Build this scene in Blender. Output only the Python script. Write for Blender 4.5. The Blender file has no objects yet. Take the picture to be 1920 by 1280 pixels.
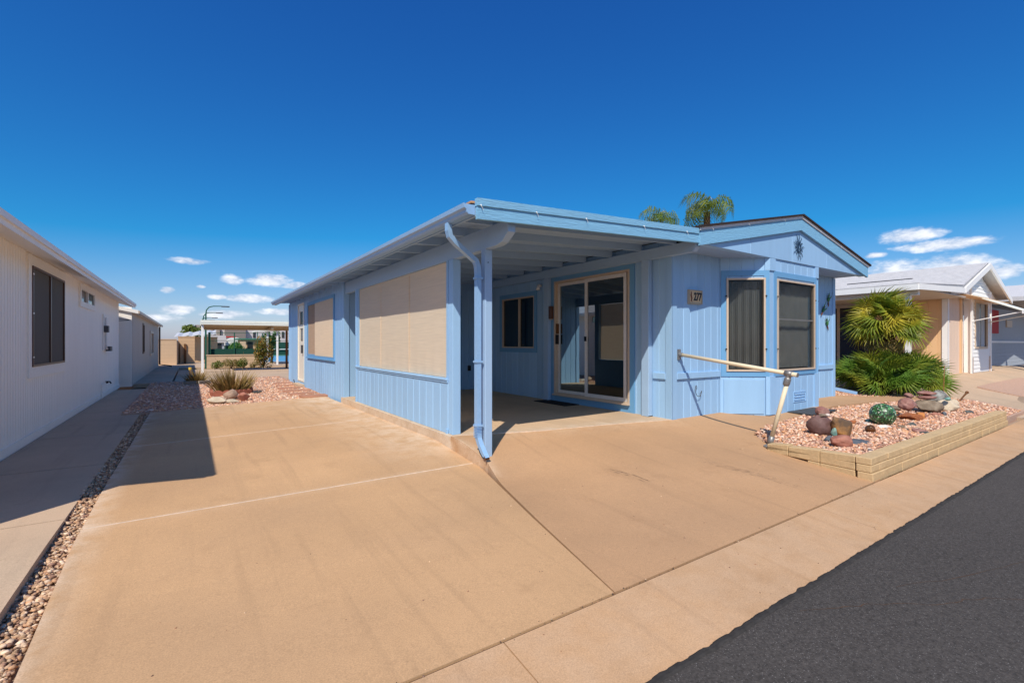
import bpy, bmesh, math, random
import numpy as np
from mathutils import Vector, Matrix, noise as mnoise

random.seed(7)
rng = np.random.default_rng(7)
scene = bpy.context.scene
col = scene.collection
R = math.radians

# ------------------------------------------------------------------ camera
CZ = 1.05
YAW = math.atan2(602, 882)
cam_d = bpy.data.cameras.new('camera')
cam_d.sensor_width = 36.0
cam_d.lens = 882 / 1920 * 36
cam_d.shift_y = 3 / 1920
cam_d.clip_start = 0.05
cam_d.clip_end = 3000
cam = bpy.data.objects.new('camera', cam_d)
col.objects.link(cam)
cam.location = (0, 0, CZ)
cam.rotation_euler = (math.pi / 2, 0, -YAW)
scene.camera = cam

# ------------------------------------------------------------------ sky
SUN = Vector((0.645, 0.633, -1.0)).normalized()      # the way the light travels
world = bpy.data.worlds.new('World')
scene.world = world
world.use_nodes = True
nt = world.node_tree
nt.nodes.clear()
N = nt.nodes.new
L = nt.links.new
w_out = N('ShaderNodeOutputWorld')
w_bg = N('ShaderNodeBackground')
SKY_STRENGTH = 0.100
w_bg.inputs['Strength'].default_value = SKY_STRENGTH
sky = N('ShaderNodeTexSky')
sky.sky_type = 'NISHITA'
sky.sun_disc = False
sky.sun_elevation = R(47.9)
sky.sun_rotation = R(225.5)
sky.altitude = 0
sky.air_density = 1.0
sky.dust_density = 0.5
sky.ozone_density = 4.0
def wm(op, a, b=None, c=None):
    n = N('ShaderNodeMath')
    n.operation = op
    for i, x in enumerate((a, b, c)):
        if x is None:
            continue
        if isinstance(x, (int, float)):
            n.inputs[i].default_value = x
        else:
            L(x, n.inputs[i])
    return n.outputs[0]


# deep, clean desert blue: the same grade over the whole sky
ssep = N('ShaderNodeSeparateColor')
L(sky.outputs[0], ssep.inputs[0])
scomb = N('ShaderNodeCombineColor')
L(wm('MAXIMUM', wm('MULTIPLY', wm('SUBTRACT', ssep.outputs[0], 2.0), 1.0), wm('MULTIPLY', ssep.outputs[0], .10)), scomb.inputs[0])
L(wm('MULTIPLY', wm('POWER', ssep.outputs[1], 1.22), .435), scomb.inputs[1])
L(wm('MULTIPLY', wm('POWER', ssep.outputs[2], .82), 1.15), scomb.inputs[2])

tc = N('ShaderNodeTexCoord')
sep = N('ShaderNodeSeparateXYZ')
L(tc.outputs['Generated'], sep.inputs[0])
azel = N('ShaderNodeCombineXYZ')
L(wm('MULTIPLY', wm('ARCTAN2', sep.outputs[0], sep.outputs[1]), 180 / math.pi), azel.inputs[0])
L(wm('MULTIPLY', wm('ARCSINE', sep.outputs[2]), 180 / math.pi), azel.inputs[1])
# scattered fair-weather clouds low over the horizon, all the way round
CL = [(74.6, 9.9, 2.6, .75), (77.0, 8.75, 3.6, .6), (72.0, 8.4, 1.0, .3), (73.8, 6.4, 3.4, 1.45), (77.8, 6.6, 3.0, 1.35), (80.5, 6.0, 1.6, .7), (82.5, 4.0, 3.2, 1.0),
      (70.5, 6.0, 2.6, 1.1),
      (-0.2, 8.15, 1.9, .36), (3.6, 6.6, 1.1, .6), (7.0, 6.75, 2.4, .75), (9.6, 6.3, 1.6, .5), (-1.9, 5.2, .75, .36), (0.8, 5.7, .45, .2),
      (5.0, 4.7, 2.6, .5), (2.4, 4.75, 1.0, .3), (-1.2, 3.3, 1.6, .55), (2.8, 3.0, 2.4, .5), (8.0, 3.4, 2.2, .4), (-4, 2.4, 3.5, .5),
      (-16, 5.5, 4, .9), (-31, 7.5, 5, 1.0), (-52, 4.5, 6, 1.1), (22, 4, 5, .7), (95, 6.5, 5, 1.2), (113, 5, 6, 1.1), (140, 6, 5, 1.0),
      (170, 5, 6, 1.0), (-80, 6, 5, 1.1), (-105, 5, 6, 1.0), (-140, 6.5, 5, 1.0)]
nmap = N('ShaderNodeMapping')
nmap.inputs['Scale'].default_value = (1, 1, 2.2)
L(tc.outputs['Generated'], nmap.inputs[0])
nz = N('ShaderNodeTexNoise')
nz.inputs['Scale'].default_value = 26
nz.inputs['Detail'].default_value = 7
nz.inputs['Roughness'].default_value = 0.62
L(nmap.outputs[0], nz.inputs['Vector'])
nz2 = N('ShaderNodeTexNoise')
nz2.inputs['Scale'].default_value = 75
nz2.inputs['Detail'].default_value = 5
L(nmap.outputs[0], nz2.inputs['Vector'])
nv = wm('ADD', wm('MULTIPLY', wm('SUBTRACT', nz.outputs['Fac'], .5), 2.3), wm('MULTIPLY', wm('SUBTRACT', nz2.outputs['Fac'], .5), .8))
dens = None
for (a, e, wa, we) in CL:
    v1 = N('ShaderNodeVectorMath')
    v1.operation = 'MULTIPLY_ADD'
    L(azel.outputs[0], v1.inputs[0])
    v1.inputs[1].default_value = (1 / wa, 1 / we, 0)
    v1.inputs[2].default_value = (-a / wa, -e / we, 0)
    v2 = N('ShaderNodeVectorMath')
    v2.operation = 'DOT_PRODUCT'
    L(v1.outputs[0], v2.inputs[0])
    L(v1.outputs[0], v2.inputs[1])
    dens = v2.outputs['Value'] if dens is None else wm('MINIMUM', dens, v2.outputs['Value'])
dens = wm('SUBTRACT', 1.0, dens)
cl = wm('ADD', dens, nv)
mr = N('ShaderNodeMapRange')
mr.interpolation_type = 'SMOOTHSTEP'
mr.inputs['From Min'].default_value = -.2
mr.inputs['From Max'].default_value = 1.1
mr.inputs['To Max'].default_value = .92
L(cl, mr.inputs['Value'])
cr = N('ShaderNodeValToRGB')
cr.color_ramp.elements[0].position = .3
cr.color_ramp.elements[0].color = (4.2, 4.6, 5.5, 1)
cr.color_ramp.elements[1].position = .75
cr.color_ramp.elements[1].color = (7.9, 8.0, 8.3, 1)
L(wm('ADD', wm('MULTIPLY', nv, .45), .5), cr.inputs[0])
mx = N('ShaderNodeMix')
mx.data_type = 'RGBA'
L(mr.outputs[0], mx.inputs['Factor'])
L(scomb.outputs[0], mx.inputs['A'])
L(cr.outputs[0], mx.inputs['B'])
L(mx.outputs['Result'], w_bg.inputs['Color'])
L(w_bg.outputs[0], w_out.inputs[0])

# ------------------------------------------------------------------ sun
sun_d = bpy.data.lights.new('sun', 'SUN')
sun_d.energy = 3.15
sun_d.angle = R(0.53)
sun_d.color = (1.0, 0.93, 0.82)
sun = bpy.data.objects.new('sun', sun_d)
col.objects.link(sun)
sun.location = (-20, -20, 30)
sun.rotation_euler = SUN.to_track_quat('-Z', 'Y').to_euler()

scene.view_settings.view_transform = 'Standard'
scene.view_settings.look = 'None'
scene.view_settings.exposure = 0.58
scene.view_settings.gamma = 1.0
scene.cycles.max_bounces = 12
scene.cycles.diffuse_bounces = 10
scene.cycles.transparent_max_bounces = 16
scene.view_settings.use_curve_mapping = False


# ================================================================== materials
def mat(name, c, rough=.6, spec=.3, metal=0., var=.1, vs=6., var2=.06, vs2=40., bump=0., bs=80., stretch=(1, 1, 1), hue=None, coat=0., dirt=None):
    m = bpy.data.materials.new(name)
    m.use_nodes = True
    t = m.node_tree
    b = t.nodes['Principled BSDF']
    b.inputs['Roughness'].default_value = rough
    b.inputs['Specular IOR Level'].default_value = spec
    b.inputs['Metallic'].default_value = metal
    b.inputs['Coat Weight'].default_value = coat
    g = t.nodes.new('ShaderNodeNewGeometry')
    mp = t.nodes.new('ShaderNodeMapping')
    mp.inputs['Scale'].default_value = stretch
    t.links.new(g.outputs['Position'], mp.inputs[0])

    def noise(s, d=4, r=.55):
        n = t.nodes.new('ShaderNodeTexNoise')
        n.inputs['Scale'].default_value = s
        n.inputs['Detail'].default_value = d
        n.inputs['Roughness'].default_value = r
        t.links.new(mp.outputs[0], n.inputs['Vector'])
        return n.outputs['Fac']

    def ma(op, a, bb):
        n = t.nodes.new('ShaderNodeMath')
        n.operation = op
        for i, x in enumerate((a, bb)):
            if isinstance(x, (int, float)):
                n.inputs[i].default_value = x
            else:
                t.links.new(x, n.inputs[i])
        return n.outputs[0]
    f = ma('ADD', 1.0, ma('ADD', ma('MULTIPLY', ma('SUBTRACT', noise(vs), .5), var * 4), ma('MULTIPLY', ma('SUBTRACT', noise(vs2), .5), var2 * 4)))
    v = t.nodes.new('ShaderNodeVectorMath')
    v.operation = 'SCALE'
    v.inputs[0].default_value = c
    t.links.new(f, v.inputs['Scale'])
    out = v.outputs[0]
    if hue is not None:
        mxn = t.nodes.new('ShaderNodeMix')
        mxn.data_type = 'RGBA'
        rp = t.nodes.new('ShaderNodeMapRange')
        rp.inputs['From Min'].default_value = .42
        rp.inputs['From Max'].default_value = .66
        t.links.new(noise(hue[1], 5, .6), rp.inputs['Value'])
        t.links.new(rp.outputs[0], mxn.inputs['Factor'])
        t.links.new(out, mxn.inputs['A'])
        v2 = t.nodes.new('ShaderNodeVectorMath')
        v2.operation = 'SCALE'
        v2.inputs[0].default_value = hue[0]
        t.links.new(f, v2.inputs['Scale'])
        t.links.new(v2.outputs[0], mxn.inputs['B'])
        out = mxn.outputs['Result']
    t.links.new(out, b.inputs['Base Color'])
    if bump:
        bn = t.nodes.new('ShaderNodeBump')
        bn.inputs['Strength'].default_value = bump
        bn.inputs['Distance'].default_value = .01
        t.links.new(noise(bs, 6, .65), bn.inputs['Height'])
        t.links.new(bn.outputs[0], b.inputs['Normal'])
    m['col_socket'] = 1
    return m


def attr_mat(name, rough=.8, spec=.2, bump=.3, bs=120., attr='col'):
    """colour per piece, stored on the mesh"""
    m = mat(name, (1, 1, 1), rough, spec, var=.05, var2=.1, vs2=90, bump=bump, bs=bs)
    t = m.node_tree
    b = t.nodes['Principled BSDF']
    lk = b.inputs['Base Color'].links[0]
    src = lk.from_socket
    a = t.nodes.new('ShaderNodeAttribute')
    a.attribute_name = attr
    mm = t.nodes.new('ShaderNodeVectorMath')
    mm.operation = 'MULTIPLY'
    t.links.new(src, mm.inputs[0])
    t.links.new(a.outputs['Color'], mm.inputs[1])
    t.links.new(mm.outputs[0], b.inputs['Base Color'])
    return m


def concrete_mat(name, c, light, dark):
    m = mat(name, c, .85, .15, var=.075, vs=1.1, var2=.035, vs2=30, bump=.12, bs=180, hue=(dark, .7))
    t = m.node_tree
    b = t.nodes['Principled BSDF']
    src = b.inputs['Base Color'].links[0].from_socket
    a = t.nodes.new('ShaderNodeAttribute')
    a.attribute_name = 'wear_and_light'
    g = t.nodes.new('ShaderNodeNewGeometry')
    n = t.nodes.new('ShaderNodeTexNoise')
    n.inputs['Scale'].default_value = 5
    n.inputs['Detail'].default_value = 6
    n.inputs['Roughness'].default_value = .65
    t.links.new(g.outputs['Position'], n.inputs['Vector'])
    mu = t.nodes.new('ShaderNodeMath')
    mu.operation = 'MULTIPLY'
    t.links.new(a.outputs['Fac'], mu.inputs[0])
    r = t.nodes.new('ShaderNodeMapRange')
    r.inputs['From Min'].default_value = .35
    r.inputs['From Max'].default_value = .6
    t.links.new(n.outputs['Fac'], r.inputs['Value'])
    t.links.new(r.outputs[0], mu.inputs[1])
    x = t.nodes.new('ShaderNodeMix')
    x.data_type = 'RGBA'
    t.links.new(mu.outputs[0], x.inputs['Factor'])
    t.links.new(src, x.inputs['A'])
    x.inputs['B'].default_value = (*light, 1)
    # streaks of old tyre and water wear along the drive
    mp = t.nodes.new('ShaderNodeMapping')
    mp.inputs['Scale'].default_value = (9, .5, 1)
    t.links.new(g.outputs['Position'], mp.inputs[0])
    n2 = t.nodes.new('ShaderNodeTexNoise')
    n2.inputs['Scale'].default_value = 1
    n2.inputs['Detail'].default_value = 5
    t.links.new(mp.outputs[0], n2.inputs['Vector'])
    r2 = t.nodes.new('ShaderNodeMapRange')
    r2.inputs['From Min'].default_value = .56
    r2.inputs['From Max'].default_value = .72
    r2.inputs['To Max'].default_value = .28
    t.links.new(n2.outputs['Fac'], r2.inputs['Value'])
    x2 = t.nodes.new('ShaderNodeMix')
    x2.data_type = 'RGBA'
    t.links.new(r2.outputs[0], x2.inputs['Factor'])
    t.links.new(x.outputs['Result'], x2.inputs['A'])
    x2.inputs['B'].default_value = (c[0] * .62, c[1] * .63, c[2] * .66, 1)
    # fine dark pits
    n3 = t.nodes.new('ShaderNodeTexNoise')
    n3.inputs['Scale'].default_value = 70
    n3.inputs['Detail'].default_value = 3
    t.links.new(g.outputs['Position'], n3.inputs['Vector'])
    r3 = t.nodes.new('ShaderNodeMapRange')
    r3.inputs['From Min'].default_value = .66
    r3.inputs['From Max'].default_value = .74
    r3.inputs['To Max'].default_value = .35
    t.links.new(n3.outputs['Fac'], r3.inputs['Value'])
    x3 = t.nodes.new('ShaderNodeMix')
    x3.data_type = 'RGBA'
    t.links.new(r3.outputs[0], x3.inputs['Factor'])
    t.links.new(x2.outputs['Result'], x3.inputs['A'])
    x3.inputs['B'].default_value = (c[0] * .5, c[1] * .48, c[2] * .46, 1)
    # blotchy old spills and a fine sandy grain
    n4 = t.nodes.new('ShaderNodeTexNoise')
    n4.inputs['Scale'].default_value = 2.1
    n4.inputs['Detail'].default_value = 8
    n4.inputs['Roughness'].default_value = .7
    t.links.new(g.outputs['Position'], n4.inputs['Vector'])
    r4 = t.nodes.new('ShaderNodeMapRange')
    r4.inputs['From Min'].default_value = .58
    r4.inputs['From Max'].default_value = .70
    r4.inputs['To Max'].default_value = .30
    t.links.new(n4.outputs['Fac'], r4.inputs['Value'])
    x4 = t.nodes.new('ShaderNodeMix')
    x4.data_type = 'RGBA'
    t.links.new(r4.outputs[0], x4.inputs['Factor'])
    t.links.new(x3.outputs['Result'], x4.inputs['A'])
    x4.inputs['B'].default_value = (c[0] * .66, c[1] * .64, c[2] * .62, 1)
    n5 = t.nodes.new('ShaderNodeTexNoise')
    n5.inputs['Scale'].default_value = 160
    n5.inputs['Detail'].default_value = 2
    t.links.new(g.outputs['Position'], n5.inputs['Vector'])
    r5 = t.nodes.new('ShaderNodeMapRange')
    r5.inputs['From Min'].default_value = .3
    r5.inputs['From Max'].default_value = .7
    r5.inputs['To Min'].default_value = .86
    r5.inputs['To Max'].default_value = 1.12
    t.links.new(n5.outputs['Fac'], r5.inputs['Value'])
    v5 = t.nodes.new('ShaderNodeVectorMath')
    v5.operation = 'SCALE'
    t.links.new(x4.outputs['Result'], v5.inputs[0])
    t.links.new(r5.outputs[0], v5.inputs['Scale'])
    t.links.new(v5.outputs[0], b.inputs['Base Color'])
    return m


def glass_mat(name, refl, tint=(.7, .8, .85), trans=(.35, .38, .4), rough=0.0, wav=.0):
    m = bpy.data.materials.new(name)
    m.use_nodes = True
    t = m.node_tree
    t.nodes.clear()
    o = t.nodes.new('ShaderNodeOutputMaterial')
    g = t.nodes.new('ShaderNodeBsdfGlossy')
    g.inputs['Color'].default_value = (*tint, 1)
    g.inputs['Roughness'].default_value = rough
    tr = t.nodes.new('ShaderNodeBsdfTransparent')
    tr.inputs['Color'].default_value = (*trans, 1)
    x = t.nodes.new('ShaderNodeMixShader')
    x.inputs[0].default_value = refl
    t.links.new(tr.outputs[0], x.inputs[1])
    t.links.new(g.outputs[0], x.inputs[2])
    t.links.new(x.outputs[0], o.inputs[0])
    if wav:
        n = t.nodes.new('ShaderNodeTexNoise')
        n.inputs['Scale'].default_value = 4.0
        n.inputs['Detail'].default_value = 1
        bp = t.nodes.new('ShaderNodeBump')
        bp.inputs['Strength'].default_value = wav
        bp.inputs['Distance'].default_value = .004
        gg = t.nodes.new('ShaderNodeNewGeometry')
        t.links.new(gg.outputs['Position'], n.inputs['Vector'])
        t.links.new(n.outputs['Fac'], bp.inputs['Height'])
        t.links.new(bp.outputs[0], g.inputs['Normal'])
    return m


def screen_mat(name, c, opac, trans=.0, weave=0.):
    m = mat(name, c, .8, .1, var=.05, vs=2, var2=.075 if weave else .03, vs2=3 if weave else 60, stretch=(1, 1, 24) if weave else (1, 1, 1))
    t = m.node_tree
    b = t.nodes['Principled BSDF']
    o = [n for n in t.nodes if n.type == 'OUTPUT_MATERIAL'][0]
    last = b.outputs[0]
    if trans:
        tl = t.nodes.new('ShaderNodeBsdfTranslucent')
        tl.inputs['Color'].default_value = (*c, 1)
        x = t.nodes.new('ShaderNodeMixShader')
        x.inputs[0].default_value = trans
        t.links.new(last, x.inputs[1])
        t.links.new(tl.outputs[0], x.inputs[2])
        last = x.outputs[0]
    if opac < 1:
        tr = t.nodes.new('ShaderNodeBsdfTransparent')
        x = t.nodes.new('ShaderNodeMixShader')
        x.inputs[0].default_value = opac
        t.links.new(tr.outputs[0], x.inputs[1])
        t.links.new(last, x.inputs[2])
        last = x.outputs[0]
    if weave:
        g = t.nodes.new('ShaderNodeNewGeometry')
        mp = t.nodes.new('ShaderNodeMapping')
        mp.inputs['Scale'].default_value = (1.5, 1.5, 60)
        t.links.new(g.outputs['Position'], mp.inputs[0])
        n = t.nodes.new('ShaderNodeTexNoise')
        n.inputs['Scale'].default_value = 1.2
        n.inputs['Detail'].default_value = 3
        t.links.new(mp.outputs[0], n.inputs['Vector'])
        bp = t.nodes.new('ShaderNodeBump')
        bp.inputs['Strength'].default_value = weave
        bp.inputs['Distance'].default_value = .01
        t.links.new(n.outputs['Fac'], bp.inputs['Height'])
        t.links.new(bp.outputs[0], b.inputs['Normal'])
    t.links.new(last, o.inputs[0])
    return m


def leaf_mat(name, c, c2, scale=3., trans=.35, rough=.45):
    m = mat(name, c, rough, .4, var=.18, vs=8, var2=.1, vs2=30, hue=(c2, scale))
    t = m.node_tree
    b = t.nodes['Principled BSDF']
    o = [n for n in t.nodes if n.type == 'OUTPUT_MATERIAL'][0]
    src = b.inputs['Base Color'].links[0].from_socket
    tl = t.nodes.new('ShaderNodeBsdfTranslucent')
    t.links.new(src, tl.inputs['Color'])
    x = t.nodes.new('ShaderNodeMixShader')
    x.inputs[0].default_value = trans
    t.links.new(b.outputs[0], x.inputs[1])
    t.links.new(tl.outputs[0], x.inputs[2])
    t.links.new(x.outputs[0], o.inputs[0])
    return m


M = {}
VS = (6, 6, .7)      # vertical wood grain
M['blue'] = mat('blue_siding_paint', (.315, .515, .74), .55, .3, var=.045, vs=1.1, var2=.025, vs2=25, bump=.32, bs=26, stretch=VS)
for key in ('blue',):
    t_ = M[key].node_tree
    b_ = t_.nodes['Principled BSDF']
    s_ = b_.inputs['Base Color'].links[0].from_socket
    oi_ = t_.nodes.new('ShaderNodeObjectInfo')
    r_ = t_.nodes.new('ShaderNodeMapRange')
    r_.inputs['To Min'].default_value = .94
    r_.inputs['To Max'].default_value = 1.05
    t_.links.new(oi_.outputs['Random'], r_.inputs['Value'])
    v_ = t_.nodes.new('ShaderNodeVectorMath')
    v_.operation = 'SCALE'
    t_.links.new(s_, v_.inputs[0])
    t_.links.new(r_.outputs[0], v_.inputs['Scale'])
    t_.links.new(v_.outputs[0], b_.inputs['Base Color'])
M['blue_lit_groove'] = mat('blue_sunlit_groove', (.37, .58, .79), .5, .3, var=.02, vs=1)  # lighter copy of the siding paint: sunlight on the grooves put into the colour
M['blue_trim'] = mat('blue_trim_paint', (.145, .345, .58), .55, .3, var=.03, vs=.8, bump=.15, bs=26, stretch=VS)
M['blue_beam'] = mat('blue_beam_paint', (.34, .49, .67), .55, .3, var=.03, vs=1, bump=.18, bs=20, stretch=(3, .6, 5))
M['blue_fascia'] = mat('blue_fascia_paint', (.225, .48, .69), .5, .35, var=.05, vs=1.2, var2=.03, vs2=20, bump=.9, bs=6, stretch=(1.6, 6, 16))
M['blue_metal'] = mat('blue_gutter_paint', (.27, .45, .68), .35, .5, var=.03, vs=2, bump=.02, bs=10)
M['stucco'] = mat('blue_textured_board', (.25, .41, .68), .75, .2, var=.03, vs=1, bump=.5, bs=90)
M['tan_screen'] = screen_mat('tan_shade_fabric', (.92, .77, .58), .97, .33, weave=.25)
M['tan_screen2'] = screen_mat('brown_shade_fabric', (.55, .39, .27), .97, .2, weave=.2)
M['dark_screen'] = screen_mat('dark_sun_screen', (.022, .021, .02), .30)
M['beige'] = mat('beige_window_frame', (.56, .44, .33), .45, .4, var=.05)
M['door_white'] = mat('almond_door_paint', (.78, .73, .62), .4, .4, var=.03)
M['alu'] = mat('pale_aluminium', (.72, .69, .66), .4, .5, metal=.15, var=.05)
M['glass'] = glass_mat('sliding_door_glass', .40, (.72, .86, .90), (.22, .24, .25), 0., wav=.05)
M['glass_near'] = glass_mat('sliding_panel_glass', .27, (.8, .8, .75), (.18, .18, .18), 0., wav=.05)
M['glass2'] = glass_mat('window_glass', .14, (.7, .8, .85), (.3, .3, .3), 0.)
M['glass3'] = glass_mat('clear_window_glass', .06, (.7, .8, .85), (.85, .87, .88), 0.)
M['dark'] = mat('black_rubber', (.02, .02, .022), .8, .2, var=.15, bump=.3, bs=200)
M['grey_mat'] = mat('grey_ribbed_rubber', (.07, .075, .08), .85, .15, var=.1, bump=.4, bs=200)
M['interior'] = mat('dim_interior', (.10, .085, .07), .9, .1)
M['blind'] = mat('pale_blind', (.62, .60, .55), .6, .3)
M['brown'] = mat('brown_metal_lamp', (.09, .035, .02), .4, .5)
M['white'] = mat('white_paint', (.85, .84, .82), .55, .3, var=.02, var2=.02)
M['white_sid'] = mat('white_siding_paint', (.93, .87, .78), .6, .25, var=.04, vs=.7, bump=.15, bs=26, stretch=VS)
M['white_trim'] = mat('white_trim_paint', (.90, .85, .77), .55, .3, var=.03, vs=1)
M['drip'] = mat('pale_drip_edge', (.70, .66, .64), .4, .4, var=.06)
M['shingle_dark'] = mat('dark_brown_shingle', (.045, .032, .03), .9, .1, var=.2, bump=.6, bs=60)
M['shingle_grey'] = mat('pale_grey_shingle', (.58, .57, .57), .9, .1, var=.08, var2=.08, vs2=30, bump=.6, bs=60)
M['raw_wood'] = mat('weathered_plywood', (.55, .30, .15), .8, .2, var=.1)
M['cream'] = mat('cream_pipe_paint', (.74, .63, .44), .5, .35, var=.05, vs2=80)
M['galv'] = mat('galvanised_iron', (.26, .25, .24), .45, .5, metal=.5, var=.12, vs2=60)
M['tan_concrete'] = concrete_mat('tan_driveway_concrete', (.555, .34, .178), (.68, .51, .36), (.50, .31, .168))
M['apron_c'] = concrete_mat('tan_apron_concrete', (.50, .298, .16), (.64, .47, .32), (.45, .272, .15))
M['patio_c'] = concrete_mat('patio_concrete', (.60, .42, .265), (.64, .51, .38), (.47, .34, .225))
M['curb_c'] = concrete_mat('pinkish_curb_concrete', (.535, .325, .175), (.58, .40, .26), (.44, .275, .155))
M['grey_c'] = concrete_mat('weathered_walk_concrete', (.54, .39, .265), (.64, .51, .38), (.48, .36, .25))
M['joint'] = mat('pale_joint_filler', (.67, .52, .385), .9, .1, var=.2, vs=15)
M['crack'] = mat('dark_joint_debris', (.10, .06, .04), .95, .05, var=.3, vs=12)
M['block'] = mat('tan_split_block', (.55, .39, .215), .9, .1, var=.10, vs=6, var2=.1, vs2=45, bump=.55, bs=45)
M['stone'] = attr_mat('crushed_stone', .85, .2, .3, 150)
M['gravel_bed'] = mat('pink_gravel_bed', (.50, .33, .245), .95, .1, var=.12, vs=30, var2=.2, vs2=95, bump=1.0, bs=95)
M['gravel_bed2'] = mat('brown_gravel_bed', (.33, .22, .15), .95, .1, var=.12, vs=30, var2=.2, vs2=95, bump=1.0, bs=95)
M['earth'] = mat('dry_earth', (.34, .25, .18), .95, .05, var=.15, vs=.8, var2=.12, vs2=20, bump=.6, bs=60)
M['frond'] = leaf_mat('fan_palm_leaf', (.20, .28, .025), (.62, .50, .05), 1.8, .42)
M['frond_low'] = leaf_mat('fan_palm_green_leaf', (.13, .25, .03), (.36, .36, .04), 1.5, .42)
M['queen'] = leaf_mat('feather_palm_leaf', (.13, .21, .02), (.30, .32, .04), 2.5)
M['bark'] = mat('palm_bark', (.10, .06, .035), .95, .1, var=.25, vs=15, bump=.8, bs=50)
M['aloe'] = leaf_mat('dry_spiky_leaf', (.27, .18, .06), (.45, .31, .10), 6, .2, .6)
M['bush'] = leaf_mat('bush_leaf', (.12, .19, .03), (.23, .22, .04), 5)
M['bush_y'] = leaf_mat('dry_bush_leaf', (.34, .24, .08), (.20, .21, .05), 4)
M['orange_leaf'] = leaf_mat('orange_shrub_leaf', (.14, .18, .03), (.46, .22, .04), 4)
M['hedge'] = leaf_mat('clipped_hedge_leaf', (.07, .20, .03), (.11, .24, .04), 4)
M['scallop'] = mat('terracotta_edging', (.36, .13, .085), .9, .1, var=.12, vs=12, bump=.4, bs=70)
M['greyedge'] = mat('grey_concrete_edging', (.24, .21, .17), .9, .1, var=.15, vs=12, bump=.4, bs=70)
M['sandstone'] = mat('red_sandstone', (.40, .20, .13), .9, .1, var=.12, vs=9, bump=.6, bs=35)
M['tan_wall'] = mat('tan_block_wall', (.62, .41, .24), .9, .1, var=.05, vs=2, bump=.3, bs=60)
M['tan_wall2'] = mat('sandy_block_wall', (.64, .45, .29), .9, .1, var=.05, vs=2, bump=.3, bs=60)
M['tan_dark'] = mat('brown_wood_gate', (.16, .07, .03), .8, .1)
M['beige_sid'] = mat('beige_siding_paint', (.52, .45, .385), .65, .2, var=.04, vs=1)
M['green'] = mat('green_court_steel', (.015, .10, .06), .5, .4)
M['green_cloth'] = mat('green_windscreen', (.02, .075, .055), .8, .1, var=.1)
M['court'] = mat('blue_court_surface', (.10, .30, .48), .8, .1, var=.05)
M['court_g'] = mat('green_court_surface', (.06, .20, .14), .8, .1, var=.05)
M['cream_metal'] = mat('cream_metal_fascia', (.82, .83, .74), .45, .4, var=.02)
M['beige_metal'] = mat('beige_metal_ceiling', (.50, .38, .23), .6, .2, var=.04)
M['school_w'] = mat('pale_school_wall', (.58, .55, .55), .85, .1, var=.03)
M['school_g'] = mat('grey_school_brick', (.24, .21, .19), .9, .1, var=.06, var2=.1, vs2=12)
M['school_t'] = mat('taupe_school_wall', (.34, .29, .25), .9, .1, var=.04)
M['pane_dark'] = mat('dark_window_pane', (.03, .03, .035), .1, .5, var=.1)
M['red'] = mat('red_awning', (.42, .015, .02), .6, .2, var=.05)
M['orange'] = mat('apricot_house_paint', (.76, .49, .27), .7, .2, var=.04, vs=1, bump=.1, bs=25, stretch=VS)
M['peach'] = mat('pale_peach_paint', (.72, .55, .43), .7, .2, var=.03, vs=1)
M['bluegrey'] = mat('blue_grey_siding', (.38, .42, .47), .7, .2, var=.04)
M['bird'] = mat('green_enamel_bird', (.05, .17, .05), .35, .5, var=.3, vs=60)
M['bird_d'] = mat('dark_bird_enamel', (.03, .03, .02), .35, .5)
M['bird_b'] = mat('brown_bird_enamel', (.16, .05, .02), .35, .5)
M['orn'] = mat('dark_teal_metal', (.02, .055, .11), .4, .5, metal=.4, var=.3, vs=30)
M['plate'] = mat('tan_tile', (.72, .52, .30), .5, .3, var=.06, vs=20)
M['plate_b'] = mat('stone_tile_rim', (.45, .38, .28), .7, .2, var=.08)
M['ink'] = mat('black_numerals', (.012, .008, .008), .4, .4)
M['tar'] = mat('black_tar', (.045, .041, .038), .9, .15, var=.3, vs=25, bump=.5, bs=50)
M['steel_d'] = mat('dark_conduit', (.07, .07, .075), .5, .4)

# asphalt with pale aggregate
m = mat('street_asphalt', (.074, .065, .058), .9, .2, var=.13, vs=.55, var2=.5, vs2=80, bump=.6, bs=150)
t_ = m.node_tree
b_ = t_.nodes['Principled BSDF']
s_ = b_.inputs['Base Color'].links[0].from_socket
g_ = t_.nodes.new('ShaderNodeNewGeometry')
v_ = t_.nodes.new('ShaderNodeTexVoronoi')
v_.inputs['Scale'].default_value = 105
t_.links.new(g_.outputs['Position'], v_.inputs['Vector'])
n_ = t_.nodes.new('ShaderNodeTexNoise')
n_.inputs['Scale'].default_value = 60
t_.links.new(g_.outputs['Position'], n_.inputs['Vector'])
r_ = t_.nodes.new('ShaderNodeMapRange')
r_.inputs['From Min'].default_value = .26
r_.inputs['From Max'].default_value = .16
t_.links.new(v_.outputs['Distance'], r_.inputs['Value'])
sp_ = t_.nodes.new('ShaderNodeSeparateColor')
t_.links.new(v_.outputs['Color'], sp_.inputs[0])
gt_ = t_.nodes.new('ShaderNodeMapRange')
gt_.inputs['From Min'].default_value = .35
gt_.inputs['From Max'].default_value = 1.0
gt_.inputs['To Max'].default_value = .75
t_.links.new(sp_.outputs[0], gt_.inputs['Value'])
mu_ = t_.nodes.new('ShaderNodeMath')
mu_.operation = 'MULTIPLY'
t_.links.new(r_.outputs[0], mu_.inputs[0])
t_.links.new(gt_.outputs[0], mu_.inputs[1])
x_ = t_.nodes.new('ShaderNodeMix')
x_.data_type = 'RGBA'
t_.links.new(mu_.outputs[0], x_.inputs['Factor'])
t_.links.new(s_, x_.inputs['A'])
x_.inputs['B'].default_value = (.34, .32, .30, 1)
t_.links.new(x_.outputs['Result'], b_.inputs['Base Color'])
M['asphalt'] = m

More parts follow.
